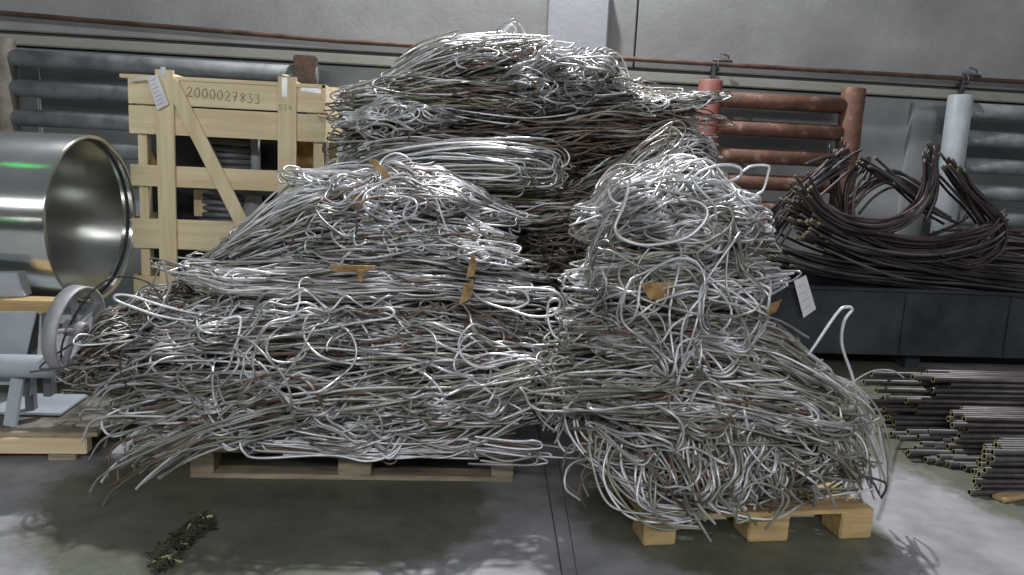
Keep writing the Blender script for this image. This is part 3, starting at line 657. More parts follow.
def hank(S, cps, ry, n, r=0.005, mix=(6, 3, 1, 1, 0), passes=(2, 4), e=0.5, wob=0.02, step=0.19, umin=0.0, inner=0.7, phi=(-0.4, 2.9), fan=0.28):
    """strands that run along the bundle and turn back in rounded hairpin loops at its ends"""
    f, tot = spine_fn(cps, ry); e = max(e, 0.72); n = int(n*0.7)
    _, _, hm, _ = f(np.array([0.5])); Rm = (float(hm[0])+ry)/2
    for k in range(n):
        ph0 = RNG.uniform(*phi); rho0 = 1-inner*RNG.random()**1.6; U = []; PH = []; RH = []
        np_ = RNG.integers(passes[0], passes[1]+1)
        lo = umin+RNG.random()**2*0.4; hi = 1-RNG.random()**2*0.4
        a, b = (lo, hi) if RNG.random() < 0.5 else (hi, lo)
        if RNG.random() < 0.5: a = a+(b-a)*RNG.uniform(.1, .6)
        ph = ph0
        for j in range(np_):
            m_ = max(3, int(abs(b-a)*tot/step)); u = np.linspace(a, b, m_+1)
            if j: u = u[1:]
            t_ = np.linspace(-1, 1, len(u)); drh = RNG.normal(0, 0.06)
            PH.append(ph+RNG.normal(0, 0.10)*(1-t_**2)+RNG.normal(0, 0.14)*np.sin(t_*RNG.uniform(1.5, 4)+RNG.uniform(0, 6))*(1-t_**2)+RNG.normal(0, 0.03, len(u)))
            RH.append(np.clip(rho0+drh+RNG.normal(0, .035, len(u)), .1, 1.15)); U.append(u)
            if j < np_-1:
                wd = RNG.uniform(0.05, 0.13)*RNG.choice([-1, 1])/Rm
                if ph+wd < phi[0] or ph+wd > phi[1]: wd = -wd
                out = np.sign(b-a)*abs(wd)*Rm/tot
                U.append(np.array([b+out*.55, b+out*.75, b+out*.55])); PH.append(ph+wd*np.array([0.08, .5, .92])); RH.append(np.full(3, rho0+drh+RNG.normal(0, .03)))
                ph = ph+wd
            a2 = b; b = (lo if b > 0.5*(lo+hi) else hi)+RNG.normal(0, 0.06); a = a2
            ph += RNG.normal(0, fan) if j == 1 else 0
        U = np.concatenate(U); PH = np.concatenate(PH); RH = np.concatenate(RH)
        P_ = place(f, U, PH, RH, ry, e)
        nz = RNG.normal(0, wob*1.2, (len(U), 3)); nz[1:-1] = (nz[:-2]+nz[1:-1]*2+nz[2:])/3
        S.add(smooth(P_+nz, 6), r*RNG.uniform(.9, 1.1), pick(mix))

def curls(S, cps, ry, n, r=0.005, mix=(6, 3, 1, 1, 0), T=(60, 140), R=(0.05, 0.12), e=0.4, phi=(-0.3, 2.8), flat=0.7, align=0.0, inner=0.35, lift=0.0, ds=0.018, vert=0.0):
    f, tot = spine_fn(cps, ry); _, _, h, _ = f(np.array([0.5])); Rm = float((h[0]+ry)/2); B0, B1 = phi[0]*Rm, phi[1]*Rm
    for k in range(n):
        N_ = int(RNG.integers(*T)); a = RNG.uniform(0, tot); b_ = RNG.uniform(B0, B1); th = RNG.choice([0, np.pi])+RNG.normal(0, 1.2)
        if vert: th = RNG.choice([-1, 1])*np.pi/2+RNG.normal(0, 0.4)
        R0 = RNG.uniform(*R); kap = RNG.choice([-1, 1])/R0; kt = kap; A = np.empty(N_); B = np.empty(N_); rho = np.empty(N_)
        rh = 1-inner*RNG.random()**1.5; vr = 0.0; rt = rh
        for i in range(N_):
            A[i] = a; B[i] = b_; rho[i] = rh
            if RNG.random() < 0.03: kt = RNG.choice([-1, 1])/RNG.uniform(*R)*RNG.choice([1, 1, 0.3, 0.05])
            if RNG.random() < 0.05: rt = 1-inner*RNG.random()**1.5+lift*RNG.random()**3
            kap += (kt-kap)*0.22; rh += (rt-rh)*0.12
            tq = kap
            if a < 0.02 or a > tot-0.02 or b_ < B0 or b_ > B1:
                want = math.atan2((B0+B1)/2-b_, tot/2-a); dlt = (want-th+math.pi) % (2*math.pi)-math.pi; tq = 14*np.sign(dlt)*min(1, abs(dlt))
            if align: tq -= align*math.sin(2*th)
            if vert: tq += vert*math.sin(2*th)
            th += tq*ds; a += math.cos(th)*ds; b_ += math.sin(th)*ds*flat
        P_ = place(f, A/tot, B/Rm, rho, ry, e)
        S.add(P_, r*RNG.uniform(.9, 1.1), pick(mix))

WIREPILE = []
def bundle(label, fn, name='wire_bundle', cat='wire bundle', group=None):
    S = Strands(); fn(S); o = S.build(name); tag(o, label, cat, group, 'stuff' if False else None); return o
BR = (7, 4, .8, .7, 0); MID = (4.4, 5, 1.1, 1.5, 0); DK = (1, 3, 1, 4, 1); GR = (3, 4, 4, 1, 0)

def arcs(S, items, r=0.0050, jit=0.03, mix=BR):
    for cps, n in items:
        for k in range(n):
            o = RNG.normal(0, jit, 3); P_ = [np.array(at(*c))+o+RNG.normal(0, jit*.35, 3) for c in cps]
            S.add(smooth(P_, 8), r, pick(mix), 6)
# --- back pile
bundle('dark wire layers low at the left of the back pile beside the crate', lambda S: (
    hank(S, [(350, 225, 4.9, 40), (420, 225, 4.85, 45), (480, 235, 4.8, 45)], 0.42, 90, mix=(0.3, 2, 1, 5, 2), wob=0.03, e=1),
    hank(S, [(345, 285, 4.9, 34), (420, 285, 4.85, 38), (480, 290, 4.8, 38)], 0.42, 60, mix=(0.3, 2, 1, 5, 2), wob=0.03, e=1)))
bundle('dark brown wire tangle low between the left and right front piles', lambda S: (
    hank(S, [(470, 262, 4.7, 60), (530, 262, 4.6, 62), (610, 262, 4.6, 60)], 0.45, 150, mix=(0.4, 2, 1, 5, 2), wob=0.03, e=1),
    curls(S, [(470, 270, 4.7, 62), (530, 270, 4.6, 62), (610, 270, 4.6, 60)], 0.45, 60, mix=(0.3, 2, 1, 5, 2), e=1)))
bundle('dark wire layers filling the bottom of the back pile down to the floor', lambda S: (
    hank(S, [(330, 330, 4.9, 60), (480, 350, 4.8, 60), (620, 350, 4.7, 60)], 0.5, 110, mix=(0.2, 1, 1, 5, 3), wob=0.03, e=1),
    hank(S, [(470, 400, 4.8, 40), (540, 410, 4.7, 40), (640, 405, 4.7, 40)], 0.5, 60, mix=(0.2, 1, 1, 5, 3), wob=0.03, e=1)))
bundle('flat grey wire layer in the back pile just above the dark gap', lambda S: (
    hank(S, [(440, 215, 4.75, 22), (540, 216, 4.7, 26), (640, 212, 4.7, 24)], 0.55, 130, mix=(1.5, 4, 1, 3, 0), wob=0.018, e=.8),
    hank(S, [(480, 222, 4.35, 12), (545, 216, 4.3, 14), (600, 212, 4.3, 12)], 0.2, 30, mix=(2, 4, 2, 1, 0), wob=0.015)))
bundle('looped bright hank in the back pile with hairpin ends pointing right', lambda S: (
    hank(S, [(345, 168, 4.55, 18), (390, 155, 4.5, 26), (470, 158, 4.45, 27), (552, 168, 4.4, 20)], 0.35, 95, mix=(6, 5, 2, .4, 0), wob=0.012, e=.7, passes=(2, 3)),))
bundle('grey wire hank low on the right of the back pile, folded like a fan', lambda S: (
    hank(S, [(572, 192, 4.6, 10), (620, 172, 4.6, 28), (662, 152, 4.7, 30), (700, 148, 4.75, 18)], 0.35, 100, mix=(3, 5, 1, 2, 0), wob=0.012, e=.6),
    curls(S, [(650, 165, 4.6, 26), (690, 155, 4.6, 28), (722, 160, 4.7, 18)], 0.25, 40, mix=(4, 4, 1, 2, 0))))
bundle('brownish wire layer across the middle of the back pile', lambda S: (
    hank(S, [(352, 132, 4.8, 26), (430, 128, 4.75, 36), (540, 132, 4.7, 38), (640, 128, 4.75, 36), (690, 128, 4.8, 26)], 0.5, 210, mix=(.8, 3, .8, 6, .5), wob=0.03, e=.8),
    hank(S, [(540, 150, 4.6, 28), (600, 145, 4.6, 36), (660, 140, 4.6, 30)], 0.3, 70, mix=(.4, 2, .5, 6, 1), wob=0.018)))
bundle('long wire hank of the back pile pointing at the red header pipe', lambda S: (
    hank(S, [(560, 118, 4.6, 20), (620, 106, 4.6, 19), (670, 102, 4.6, 14), (712, 97, 4.6, 8)], 0.22, 80, mix=(4, 4, 1, 3, 0), wob=0.012, e=.6),
    curls(S, [(580, 112, 4.5, 20), (650, 104, 4.5, 14), (706, 98, 4.5, 8)], 0.16, 26, mix=(6, 4, 1, 1, 0), R=(.05, .1))))
bundle('left top layer of the back pile resting above the crate edge', lambda S: (
    hank(S, [(350, 100, 4.7, 14), (380, 98, 4.7, 24), (450, 98, 4.7, 28), (540, 98, 4.7, 28)], 0.42, 130, mix=(5, 5, 2, 1.5, 0), wob=0.018, e=.6),
    curls(S, [(352, 120, 4.4, 22), (390, 118, 4.4, 26), (450, 118, 4.4, 20)], 0.25, 45, mix=(6, 4, 2, .5, 0))))
bundle('highest wire bundle, the steep hump on top of the back pile', lambda S: (
    hank(S, [(372, 96, 4.7, 12), (415, 78, 4.7, 24), (470, 62, 4.7, 30), (528, 52, 4.7, 22)], 0.4, 150, mix=(6, 5, 1.5, 1, 0), wob=0.018, e=.7),
    curls(S, [(390, 88, 4.7, 16), (450, 68, 4.7, 30), (525, 60, 4.7, 24)], 0.42, 34, mix=(7, 4, 1, .5, 0), lift=.15)))
bundle('bright curly wire bundle on top of the back pile, right of the hump', lambda S: (
    curls(S, [(500, 82, 4.65, 24), (560, 78, 4.65, 26), (622, 80, 4.7, 24)], 0.42, 150, mix=(8, 4, 1, .6, 0), R=(.06, .14), lift=.7, r=.0055),
    hank(S, [(520, 88, 4.6, 20), (580, 88, 4.6, 20), (634, 90, 4.6, 16)], 0.36, 60, mix=(7, 4, 1, 1, 0), wob=.018)))

bundle('nested hairpin loops on the front of the looped hank in the back pile', lambda S: arcs(S, [
    ([(345, 178, 4.25), (400, 158, 4.1), (470, 152, 4.05), (530, 156, 4.05), (552, 160, 4.08), (556, 170, 4.1), (545, 178, 4.08), (480, 176, 4.05), (400, 178, 4.1), (350, 186, 4.2)], 16),
    ([(370, 172, 4.15), (440, 160, 4.05), (510, 165, 4.0), (530, 172, 4.02), (528, 182, 4.02), (500, 184, 4.0), (420, 182, 4.05)], 9)], mix=(6, 5, 2.5, .3, 0), jit=.035, r=.005), name='wire_loops')
bundle('pale folded loops lying slanted on the fan hank of the back pile', lambda S: arcs(S, [
    ([(580, 192, 4.25), (612, 176, 4.15), (645, 150, 4.12), (668, 138, 4.15), (678, 142, 4.15), (672, 158, 4.12), (648, 176, 4.1), (600, 188, 4.15)], 16),
    ([(600, 182, 4.2), (635, 165, 4.1), (665, 140, 4.1), (672, 128, 4.1)], 9)], mix=(4, 6, 1, 2, 0), jit=.035, r=.0048), name='wire_loops')
bundle('upright thin loops bristling on the top right ridge of the back pile', lambda S: arcs(S, [
    ([(560, 88, 4.5), (566, 62, 4.5), (576, 54, 4.5), (584, 66, 4.5), (588, 88, 4.5)], 5),
    ([(598, 92, 4.45), (604, 66, 4.45), (618, 60, 4.45), (628, 78, 4.45), (630, 96, 4.45)], 6),
    ([(530, 80, 4.5), (538, 56, 4.5), (550, 52, 4.5), (560, 62, 4.5), (562, 84, 4.5)], 5),
    ([(488, 60, 4.5), (500, 36, 4.5), (512, 30, 4.5), (522, 40, 4.5), (528, 64, 4.5)], 5)], mix=(7, 4, 1, 1, 0), jit=.028, r=.0048), name='wire_loops')
# --- left front stack
bundle('curly wire bundle with brown scraps on top of the left front pile', lambda S: (
    curls(S, [(300, 195, 4.15, 20), (370, 198, 4.1, 30), (440, 198, 4.05, 32), (492, 210, 4.05, 22)], 0.42, 170, mix=BR, R=(.06, .15), lift=.2, r=.0047),
    hank(S, [(305, 182, 4.2, 12), (350, 188, 4.15, 20), (430, 205, 4.1, 28), (500, 218, 4.05, 14)], 0.35, 70, mix=BR, wob=.02)))
bundle('bright slanted hank leaning across the crate on the left front pile', lambda S: (
    hank(S, [(212, 262, 4.0, 10), (250, 245, 4.0, 24), (310, 222, 4.0, 36), (380, 205, 4.05, 32)], 0.28, 150, mix=(8, 4, 1.5, .3, 0), wob=.012, e=.6, r=.0048),))
bundle('wire layer with loops at its right end below the curly top of the left pile', lambda S: (
    hank(S, [(300, 252, 3.95, 20), (370, 248, 3.9, 26), (450, 248, 3.85, 28), (500, 256, 3.85, 22)], 0.42, 130, mix=BR, wob=.02, e=.7),
    curls(S, [(380, 248, 3.8, 26), (450, 250, 3.8, 26), (505, 258, 3.8, 20)], 0.40, 70, mix=BR, R=(.06, .14), lift=.1)))
bundle('flat bright wire layer of the left pile, level with the crate bottom board', lambda S: (
    hank(S, [(188, 276, 3.9, 8), (250, 286, 3.85, 20), (350, 286, 3.8, 22), (440, 288, 3.75, 24), (524, 296, 3.75, 16)], 0.45, 180, mix=BR, wob=.014, e=.7, r=.0047),))
bundle('loose curly wire layer around the middle of the left front pile', lambda S: (
    curls(S, [(130, 345, 3.75, 34), (220, 340, 3.72, 42), (320, 338, 3.7, 42), (430, 340, 3.68, 42), (520, 348, 3.7, 36)], 0.47, 290, mix=MID, R=(.06, .15), flat=.75, align=3, T=(60, 170), r=.0047),
    hank(S, [(132, 350, 3.75, 32), (240, 340, 3.7, 42), (400, 340, 3.65, 42), (520, 350, 3.68, 34)], 0.42, 150, mix=MID, wob=.024, e=.8)))
bundle('long straight wire layer at the bottom of the left front pile', lambda S: (
    hank(S, [(128, 416, 3.72, 24), (200, 412, 3.65, 42), (330, 415, 3.62, 44), (460, 415, 3.6, 44), (555, 400, 3.62, 38)], 0.46, 330, mix=MID, wob=.017, e=.7, r=.0047, passes=(2, 3)),
    curls(S, [(142, 400, 3.6, 30), (300, 405, 3.55, 46), (540, 405, 3.55, 44)], 0.5, 90, mix=BR, R=(.1, .25), align=3, T=(80, 160), lift=.1)))
bundle('wire ends drooping to the floor off the left pallet corner', lambda S: (
    hank(S, [(132, 458, 3.5, 18), (160, 445, 3.5, 24), (220, 420, 3.5, 20), (320, 395, 3.45, 16)], 0.16, 42, mix=(5, 5, 3, 1, 0), wob=.014, e=.9, passes=(1, 3), r=.0047),))
bundle('messy thin wire heap between the spoked wheel and the left front pile', lambda S: (
    curls(S, [(75, 365, 3.75, 22), (110, 350, 3.75, 44), (160, 345, 3.75, 44), (210, 345, 3.75, 36)], 0.35, 120, mix=(3, 5, 2, 2, 1.5), R=(.05, .15), r=.004),
    hank(S, [(76, 380, 3.75, 14), (118, 368, 3.75, 26), (190, 372, 3.7, 30)], 0.35, 80, mix=(3, 4, 1, 2, 2), wob=.025, r=.004)))
bundle('wire cluster bridging the gap between the two front pallets', lambda S: (
    curls(S, [(500, 372, 3.5, 22), (545, 388, 3.45, 34), (580, 400, 3.4, 30)], 0.22, 55, mix=BR, R=(.06, .13), vert=5, T=(50, 110), r=.0047),
    hank(S, [(470, 395, 3.5, 22), (530, 385, 3.45, 22), (600, 362, 3.4, 22)], 0.22, 40, mix=MID, wob=.02)))
bundle('long strands sweeping diagonally up from the lower left end of the left pile', lambda S: arcs(S, [
    ([(112, 474, 3.2), (120, 456, 3.18), (165, 436, 3.14), (240, 408, 3.1), (330, 390, 3.08), (430, 384, 3.1), (500, 386, 3.15)], 14),
    ([(150, 470, 3.2), (200, 440, 3.15), (270, 418, 3.1), (360, 402, 3.08), (460, 392, 3.1), (530, 372, 3.15)], 14),
    ([(104, 420, 3.3), (122, 404, 3.25), (180, 396, 3.2), (260, 398, 3.15), (340, 412, 3.1), (420, 424, 3.1), (490, 424, 3.12)], 9)], mix=(6, 5, 3, 1, 0), jit=.045), name='wire_loops')
bundle('bright loops folding over the right end of the bottom left layer', lambda S: arcs(S, [
    ([(440, 378, 3.2), (490, 362, 3.15), (530, 362, 3.15), (552, 382, 3.15), (556, 408, 3.15), (548, 428, 3.18)], 9),
    ([(530, 372, 3.2), (558, 352, 3.15), (572, 372, 3.12), (574, 400, 3.12), (562, 420, 3.14), (548, 405, 3.16), (546, 380, 3.18)], 8),
    ([(470, 446, 3.1), (510, 452, 3.1), (536, 450, 3.1), (538, 458, 3.1), (512, 462, 3.1), (470, 456, 3.1)], 4)], mix=(8, 4, 1, 1, 0), jit=.03), name='wire_loops')
bundle('flat loops hanging over the right end of the left pallet', lambda S: (
    hank(S, [(250, 446, 3.25, 6), (350, 450, 3.2, 6), (450, 452, 3.2, 6), (540, 455, 3.25, 8)], 0.08, 14, mix=BR, wob=.008, r=.005),))

bundle('scattered single loops lying over the front of the left front pile', lambda S: (
    curls(S, [(110, 390, 3.6, 60), (250, 380, 3.55, 80), (400, 380, 3.5, 82), (550, 385, 3.5, 66)], 0.50, 46, mix=BR, R=(.07, .26), phi=(.4, 2.6), inner=.08, lift=.2, T=(50, 130), r=.0049, flat=.8),
    curls(S, [(300, 240, 3.9, 50), (400, 235, 3.85, 62), (500, 255, 3.85, 46)], 0.42, 26, mix=BR, R=(.07, .2), phi=(.2, 2.4), inner=.08, lift=.2, T=(50, 130), r=.0049, flat=.8)))
# --- right front stack
bundle('big open loops of bright wire on top of the right front pile', lambda S: (
    curls(S, [(612, 225, 3.35, 38), (650, 220, 3.3, 46), (710, 218, 3.3, 48), (772, 228, 3.35, 34)], 0.42, 190, mix=(9, 4, .8, .6, 0), R=(.06, .15), lift=.25, T=(80, 180), r=.0047, flat=.9),
    hank(S, [(612, 240, 3.3, 26), (680, 230, 3.3, 36), (762, 235, 3.35, 24)], 0.34, 50, mix=BR, wob=.03, r=.005)))
bundle('greenish brown wire layer below the open loops of the right pile', lambda S: (
    hank(S, [(600, 290, 3.3, 22), (660, 288, 3.25, 24), (730, 285, 3.25, 24), (782, 284, 3.3, 12)], 0.42, 90, mix=(5, 4, 3, 1, 0), wob=.016, e=.7),
    curls(S, [(598, 292, 3.25, 24), (670, 290, 3.2, 28), (765, 290, 3.25, 18)], 0.43, 110, mix=(5, 4, 3, 1, 0), R=(.05, .11))))
bundle('dense grey wire layer around the middle of the right front pile', lambda S: (
    curls(S, [(592, 340, 3.25, 30), (650, 340, 3.2, 36), (730, 342, 3.2, 36), (790, 362, 3.25, 28)], 0.46, 190, mix=(5, 6, 3, .6, 0), R=(.06, .16), align=4, T=(60, 160)),
    hank(S, [(588, 345, 3.25, 28), (660, 342, 3.2, 36), (760, 350, 3.2, 32), (835, 392, 3.25, 12)], 0.42, 130, mix=(4, 6, 3, 1, 0), wob=.02, e=.7)))
bundle('wide greenish wire skirt spreading over the right pallet', lambda S: (
    hank(S, [(575, 400, 3.2, 26), (660, 400, 3.12, 34), (760, 405, 3.1, 36), (858, 425, 3.15, 16)], 0.45, 150, mix=(3, 6, 5, 1, 0), wob=.022, e=.8),
    curls(S, [(580, 405, 3.15, 32), (680, 405, 3.1, 38), (780, 412, 3.1, 34), (850, 430, 3.15, 20)], 0.46, 150, mix=(4, 5, 5, .8, 0), R=(.06, .15))))
bundle('loops hanging down over the front of the right pallet', lambda S: (
    curls(S, [(610, 446, 3.05, 36), (680, 460, 3.0, 48), (760, 468, 3.0, 50), (855, 470, 3.05, 38)], 0.38, 150, mix=(4, 6, 5, 1, 0), R=(.1, .32), vert=7, T=(45, 95), flat=1, r=.0050, phi=(-.3, 2.3)),
    hank(S, [(605, 455, 3.05, 34), (690, 466, 3.0, 42), (780, 468, 3.0, 42), (862, 470, 3.05, 32)], 0.26, 50, mix=(2, 5, 5, 2, .5), wob=.03, e=.8)))
bundle('bright thick strands drooping in arcs off the left corner of the right pallet', lambda S: arcs(S, [
    ([(640, 415, 2.95), (612, 430, 2.85), (608, 465, 2.8), (630, 500, 2.75), (668, 512, 2.72), (695, 508, 2.75)], 8),
    ([(690, 400, 2.95), (655, 440, 2.8), (645, 480, 2.72), (655, 505, 2.7), (690, 515, 2.7)], 7),
    ([(585, 400, 3.0), (592, 440, 2.92), (615, 470, 2.85), (650, 495, 2.8)], 9),
    ([(630, 425, 2.95), (655, 405, 2.9), (672, 425, 2.85), (660, 470, 2.8), (640, 490, 2.8)], 4)], mix=(9, 4, 2, 0, 0)))
bundle('greenish strands sweeping down the front of the right pile to the pallet edge', lambda S: arcs(S, [
    ([(690, 395, 2.9), (712, 420, 2.75), (722, 455, 2.68), (735, 485, 2.68), (752, 508, 2.72)], 12),
    ([(675, 400, 2.9), (690, 425, 2.75), (692, 460, 2.68), (700, 490, 2.66), (720, 512, 2.7)], 10),
    ([(720, 400, 2.9), (760, 425, 2.75), (790, 455, 2.7), (812, 490, 2.7), (818, 505, 2.75)], 12),
    ([(700, 385, 2.95), (740, 400, 2.8), (780, 425, 2.72), (825, 440, 2.72), (850, 470, 2.78)], 10),
    ([(745, 505, 2.7), (728, 500, 2.68), (735, 470, 2.66), (760, 462, 2.66), (775, 480, 2.68), (765, 505, 2.7)], 5),
    ([(700, 480, 2.7), (702, 470, 2.66), (718, 462, 2.64), (728, 470, 2.64), (722, 490, 2.64), (706, 500, 2.66), (698, 488, 2.68)], 4)], mix=(4, 5, 6, 1.5, 0), jit=.035, r=.0050))
bundle('thin wires fanning off the right corner of the right pallet', lambda S: arcs(S, [
    ([(780, 375, 3.1), (830, 388, 3.05), (862, 410, 3.0), (876, 450, 3.0), (884, 482, 3.0)], 7),
    ([(770, 395, 3.1), (820, 405, 3.0), (850, 430, 2.95), (862, 465, 2.95), (868, 492, 2.95)], 8),
    ([(790, 410, 3.0), (835, 430, 2.95), (848, 460, 2.9), (838, 490, 2.9)], 8)], r=.0046, mix=(7, 4, 2, 2, 0)))
bundle('short wire ends sticking out left of the right pallet above the floor', lambda S: arcs(S, [
    ([(640, 470, 3.0), (610, 462, 2.95), (590, 468, 2.92), (583, 485, 2.9), (592, 500, 2.88)], 4),
    ([(640, 485, 3.0), (610, 482, 2.95), (588, 480, 2.9)], 3)], r=.005, mix=MID))

bundle('scattered single loops lying over the front of the right front pile', lambda S: (
    curls(S, [(604, 330, 3.2, 90), (680, 320, 3.1, 120), (765, 350, 3.15, 84)], 0.42, 36, mix=BR, R=(.06, .2), phi=(.3, 2.6), inner=.08, lift=.2, T=(50, 130), r=.0049, flat=1),
    curls(S, [(600, 430, 3.05, 50), (700, 430, 3.0, 74), (850, 450, 3.05, 40)], 0.42, 24, mix=MID, R=(.08, .22), phi=(.3, 2.3), inner=.08, lift=.15, T=(50, 110), r=.0049, flat=1)))
# single loose wires that stand clear of the bundles
def loose(label, cps, r=0.0052, mi=0, name='loose_wire'):
    S = Strands(); S.add(smooth([at(*c) for c in cps], 8), r, mi, 8); return tag(S.build(name), label, 'wire')
loose('single bent wire rising to a sharp peak in front of the trough', [(762, 418, 2.95), (790, 380, 2.95), (815, 345, 2.95), (838, 312, 2.95), (848, 307, 2.95), (852, 310, 2.95), (844, 322, 2.95), (842, 345, 2.96), (852, 375, 3.0), (856, 392, 3.05)], .0062)
loose('angular wire loop sticking up right of the open loops, before the red radiator', [(742, 172, 3.2), (752, 166, 3.2), (768, 166, 3.2), (768, 174, 3.2), (763, 190, 3.2), (755, 196, 3.2), (748, 205, 3.2), (752, 222, 3.2), (762, 240, 3.2), (745, 258, 3.15), (730, 252, 3.1), (735, 238, 3.1), (750, 230, 3.15)], .0052)
loose('big heart-shaped loop hanging on the upper front of the right pile', [(630, 180, 2.9), (624, 205, 2.86), (615, 228, 2.84), (625, 240, 2.84), (650, 245, 2.84), (685, 238, 2.84), (704, 222, 2.84), (706, 208, 2.85), (690, 200, 2.87), (660, 203, 2.88), (645, 192, 2.9), (655, 180, 2.92), (672, 176, 2.95)], .0058)
loose('oval wire loop at the left shoulder of the right pile', [(608, 186, 2.92), (612, 180, 2.9), (622, 180, 2.9), (628, 190, 2.88), (622, 204, 2.88), (612, 200, 2.9), (608, 190, 2.92)], .0055)
loose('tall oval loop crossing the top of the right pile', [(690, 182, 2.95), (700, 172, 2.95), (722, 165, 2.95), (740, 168, 2.95), (738, 178, 2.93), (718, 183, 2.9), (700, 180, 2.88), (692, 178, 2.88), (702, 192, 2.86), (714, 205, 2.86), (716, 218, 2.88)], .0056)
loose('long flat loop bridging from the left pile towards the right pile', [(470, 290, 3.35), (485, 302, 3.3), (510, 309, 3.25), (528, 302, 3.25), (523, 291, 3.25), (508, 289, 3.25), (530, 288, 3.25), (556, 292, 3.2), (564, 304, 3.2), (560, 330, 3.2), (555, 345, 3.2)], .0058)
loose('small upright loop over the gap, below the bridging loop', [(505, 308, 3.2), (530, 316, 3.15), (552, 315, 3.15), (560, 304, 3.15), (557, 299, 3.15), (549, 302, 3.15), (548, 318, 3.15), (553, 334, 3.12), (562, 340, 3.1), (567, 330, 3.1), (563, 326, 3.1)], .0055)
loose('wire loop hanging to the floor in the gap between the pallets', [(540, 385, 3.3), (556, 395, 3.25), (560, 420, 3.2), (558, 440, 3.18), (566, 452, 3.16), (574, 450, 3.16), (573, 440, 3.18), (563, 425, 3.2), (566, 405, 3.22), (560, 380, 3.3)], .0056)
loose('wide loop hanging below the left pallet edge near its middle block', [(395, 385, 3.15), (410, 405, 3.12), (415, 420, 3.1), (405, 440, 3.1), (388, 456, 3.08), (365, 461, 3.08), (330, 455, 3.1), (260, 458, 3.1), (244, 452, 3.1), (240, 440, 3.12), (243, 430, 3.15)], .0055)
loose('long bright wire sagging across the front of the bottom left layer', [(370, 392, 3.15), (420, 400, 3.12), (445, 418, 3.1), (485, 423, 3.1), (520, 412, 3.12), (548, 398, 3.15), (552, 384, 3.2)], .0055)
loose('looped wire hanging down the left part of the left front pile', [(215, 335, 3.25), (220, 322, 3.22), (240, 318, 3.22), (237, 345, 3.18), (238, 365, 3.16), (222, 385, 3.15), (205, 402, 3.15), (175, 420, 3.18), (165, 428, 3.2)], .0056)
loose('hook-shaped wire in the middle of the left front pile', [(297, 378, 3.2), (295, 362, 3.17), (305, 350, 3.16), (325, 348, 3.15), (370, 352, 3.15), (430, 357, 3.15), (480, 362, 3.17)], .0055)
loose('bright diagonal wire across the left front pile', [(248, 342, 3.2), (290, 335, 3.18), (330, 328, 3.17), (360, 322, 3.17), (388, 318, 3.17), (394, 312, 3.17), (385, 306, 3.2)], .0058)
loose('long wire curving off the left end of the left front pile down to the floor', [(320, 392, 3.3), (250, 405, 3.25), (200, 420, 3.2), (160, 440, 3.18), (118, 462, 3.15), (101, 482, 3.12)], .0056)
loose('two-bend wire at the far left lower end of the left pile', [(215, 382, 3.3), (160, 398, 3.3), (118, 410, 3.28), (102, 422, 3.25), (112, 436, 3.22), (140, 428, 3.2), (190, 412, 3.2), (260, 396, 3.2)], .0056)
loose('wire pair reaching the floor in front of the left pallet corner', [(262, 392, 3.25), (215, 420, 3.18), (180, 450, 3.12), (150, 475, 3.1), (136, 489, 3.1)], .0056)
loose('small round loop standing above the flat wire layer near the crate', [(222, 312, 3.4), (218, 302, 3.4), (224, 294, 3.4), (231, 297, 3.4), (232, 308, 3.4), (228, 318, 3.4), (232, 335, 3.38)], .0052, 1)
loose('long thin loop reaching left above the messy wire heap', [(200, 322, 3.4), (160, 316, 3.38), (130, 306, 3.36), (116, 300, 3.35), (116, 295, 3.35), (132, 296, 3.36), (160, 305, 3.38), (200, 314, 3.4), (240, 317, 3.4)], .0052)
loose('oval wire end loop at the left tip of the slanted hank', [(215, 275, 3.6), (195, 278, 3.6), (186, 275, 3.6), (190, 271, 3.6), (205, 272, 3.6), (225, 276, 3.6), (290, 272, 3.6), (340, 280, 3.6)], .005)
loose('curled wire loop hanging off the right side of the back pile', [(712, 96, 4.4), (700, 92, 4.4), (690, 98, 4.4), (696, 108, 4.4), (706, 104, 4.4), (714, 96, 4.4)], .006)
loose('single wire arch standing on the very top of the back pile', [(498, 42, 4.5), (506, 30, 4.5), (512, 25, 4.5), (516, 30, 4.5), (512, 36, 4.5), (500, 46, 4.5)], .006)
loose('wire arch at the top right edge of the back pile', [(598, 75, 4.4), (604, 56, 4.4), (612, 58, 4.4), (622, 72, 4.4), (628, 80, 4.4)], .006)
loose('dark thin wire hoop in front of the messy heap by the wheel', [(190, 366, 3.3), (160, 376, 3.28), (130, 386, 3.25), (121, 372, 3.25), (122, 352, 3.25), (133, 341, 3.26), (150, 338, 3.28), (165, 345, 3.3)], .0048, 4)
loose('long dark thin wire reaching over the machine round tube', [(60, 368, 3.5), (40, 367, 3.5), (78, 340, 3.5), (100, 330, 3.5), (130, 327, 3.5), (170, 330, 3.5)], .0045, 4)
loose('dark thin wire crossing the lower wheel rim', [(150, 340, 3.45), (110, 358, 3.45), (85, 362, 3.45), (60, 368, 3.45), (30, 372, 3.45)], .004, 4)
loose('thin dark wire arching in front of the steel cylinder mouth', [(66, 385, 3.62), (62, 345, 3.6), (85, 300, 3.6), (108, 280, 3.6), (130, 277, 3.6), (150, 284, 3.6), (162, 300, 3.6)], .0045, 4)
loose('thin wire spike standing in front of the crate left post', [(165, 318, 3.5), (168, 290, 3.5), (163, 262, 3.5), (156, 275, 3.5), (150, 290, 3.5), (140, 300, 3.5)], .0042, 1)
loose('thin pale wire spike leaning before the crate post', [(140, 330, 3.45), (158, 312, 3.45), (168, 292, 3.45), (170, 286, 3.45)], .0045, 0)
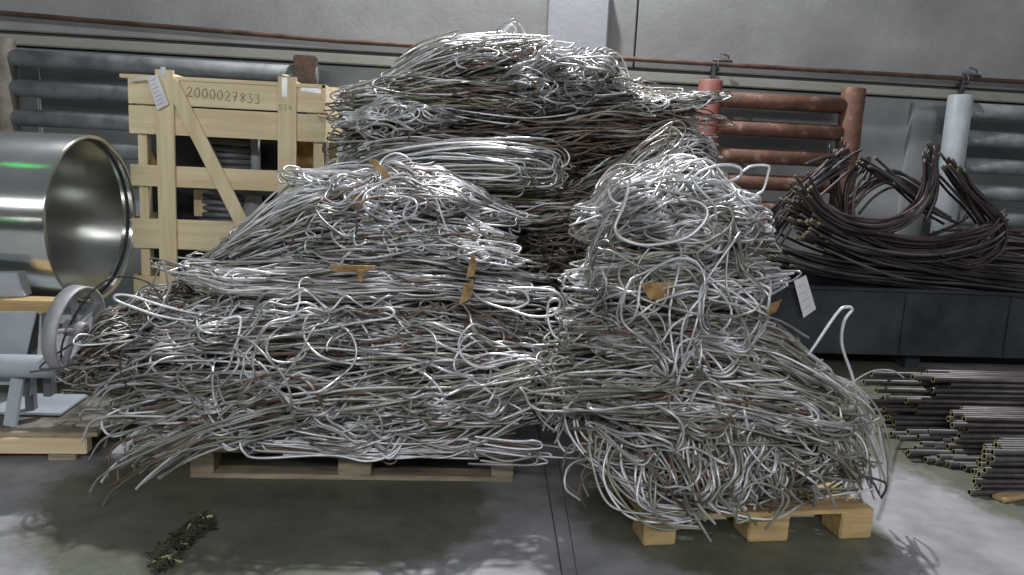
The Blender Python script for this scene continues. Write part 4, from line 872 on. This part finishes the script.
loose('thin wire lying over the floor tubes by the trough', [(835, 395, 3.3), (850, 384, 3.6), (868, 373, 4.05), (880, 370, 4.2), (893, 371, 4.24), (904, 378, 4.24)], .0045, 0)

# torn brown board scraps caught in the wires
def chip(label, quad, Y):
    ps = [at(x, y, Y+d_) for (x, y), d_ in zip(quad, (0, .01, .03, .015))]; n = Vector((0, .006, 0.001))
    return tag(MB().hexa([ps[3], ps[2], ps[2]+n, ps[3]+n, ps[0], ps[1], ps[1]+n, ps[0]+n], 0).build('board_scrap', M['chip']), label, 'scrap')
chip('upper torn brown scrap at the right side of the left pile', [(472, 252), (477, 262), (474, 276), (466, 278)], 3.27)
chip('lower torn brown scrap at the right side of the left pile', [(464, 284), (474, 282), (471, 298), (459, 305)], 3.25)
chip('flat brown scrap lying on the flat bright layer of the left pile', [(330, 265), (376, 266), (366, 273), (334, 272)], 3.3)
chip('small brown scrap hanging below the flat one on the left pile', [(357, 270), (364, 270), (362, 282), (357, 281)], 3.28)
chip('brown scrap inside the right pile under the open loops', [(640, 284), (676, 282), (674, 298), (650, 300)], 2.74)
chip('brown scrap curl in the top of the left pile near the crate', [(368, 160), (376, 160), (392, 178), (384, 178)], 3.62)
chip('rusty brown scrap below the curl in the top of the left pile', [(350, 192), (366, 194), (362, 207), (352, 206)], 3.6)
chip('pointed brown scrap at the right edge of the right pile', [(748, 312), (782, 300), (776, 312), (755, 320)], 3.1)
chip('small pale yellow scrap at the crate bottom by the wires', [(188, 290), (191, 286), (190, 304), (187, 303)], 3.95)

# litter on the floor
def litter():
    S = Strands(); c = at(188, 540, Z=0)
    for k in range(260):
        t_ = RNG.random(); p = np.array(at(205-45*t_+RNG.normal(0, 5), 520+44*t_+RNG.normal(0, 4), Z=0)); a = RNG.uniform(0, 6.28); l = RNG.uniform(.01, .04)
        d1 = np.array([math.cos(a), math.sin(a), RNG.uniform(-.2, .3)])*l; z = RNG.uniform(.002, .016); p[2] = z
        S.add([p-d1, p+np.array([0, 0, .004]), p+d1], RNG.uniform(.002, .006), int(RNG.random() < .05), 5)
    return S.build('floor_litter', None, [M['litter'], M['leaf']])
tag(litter(), 'small oily clump of grass litter on the floor in front of the left pallet', 'litter', kind='stuff')
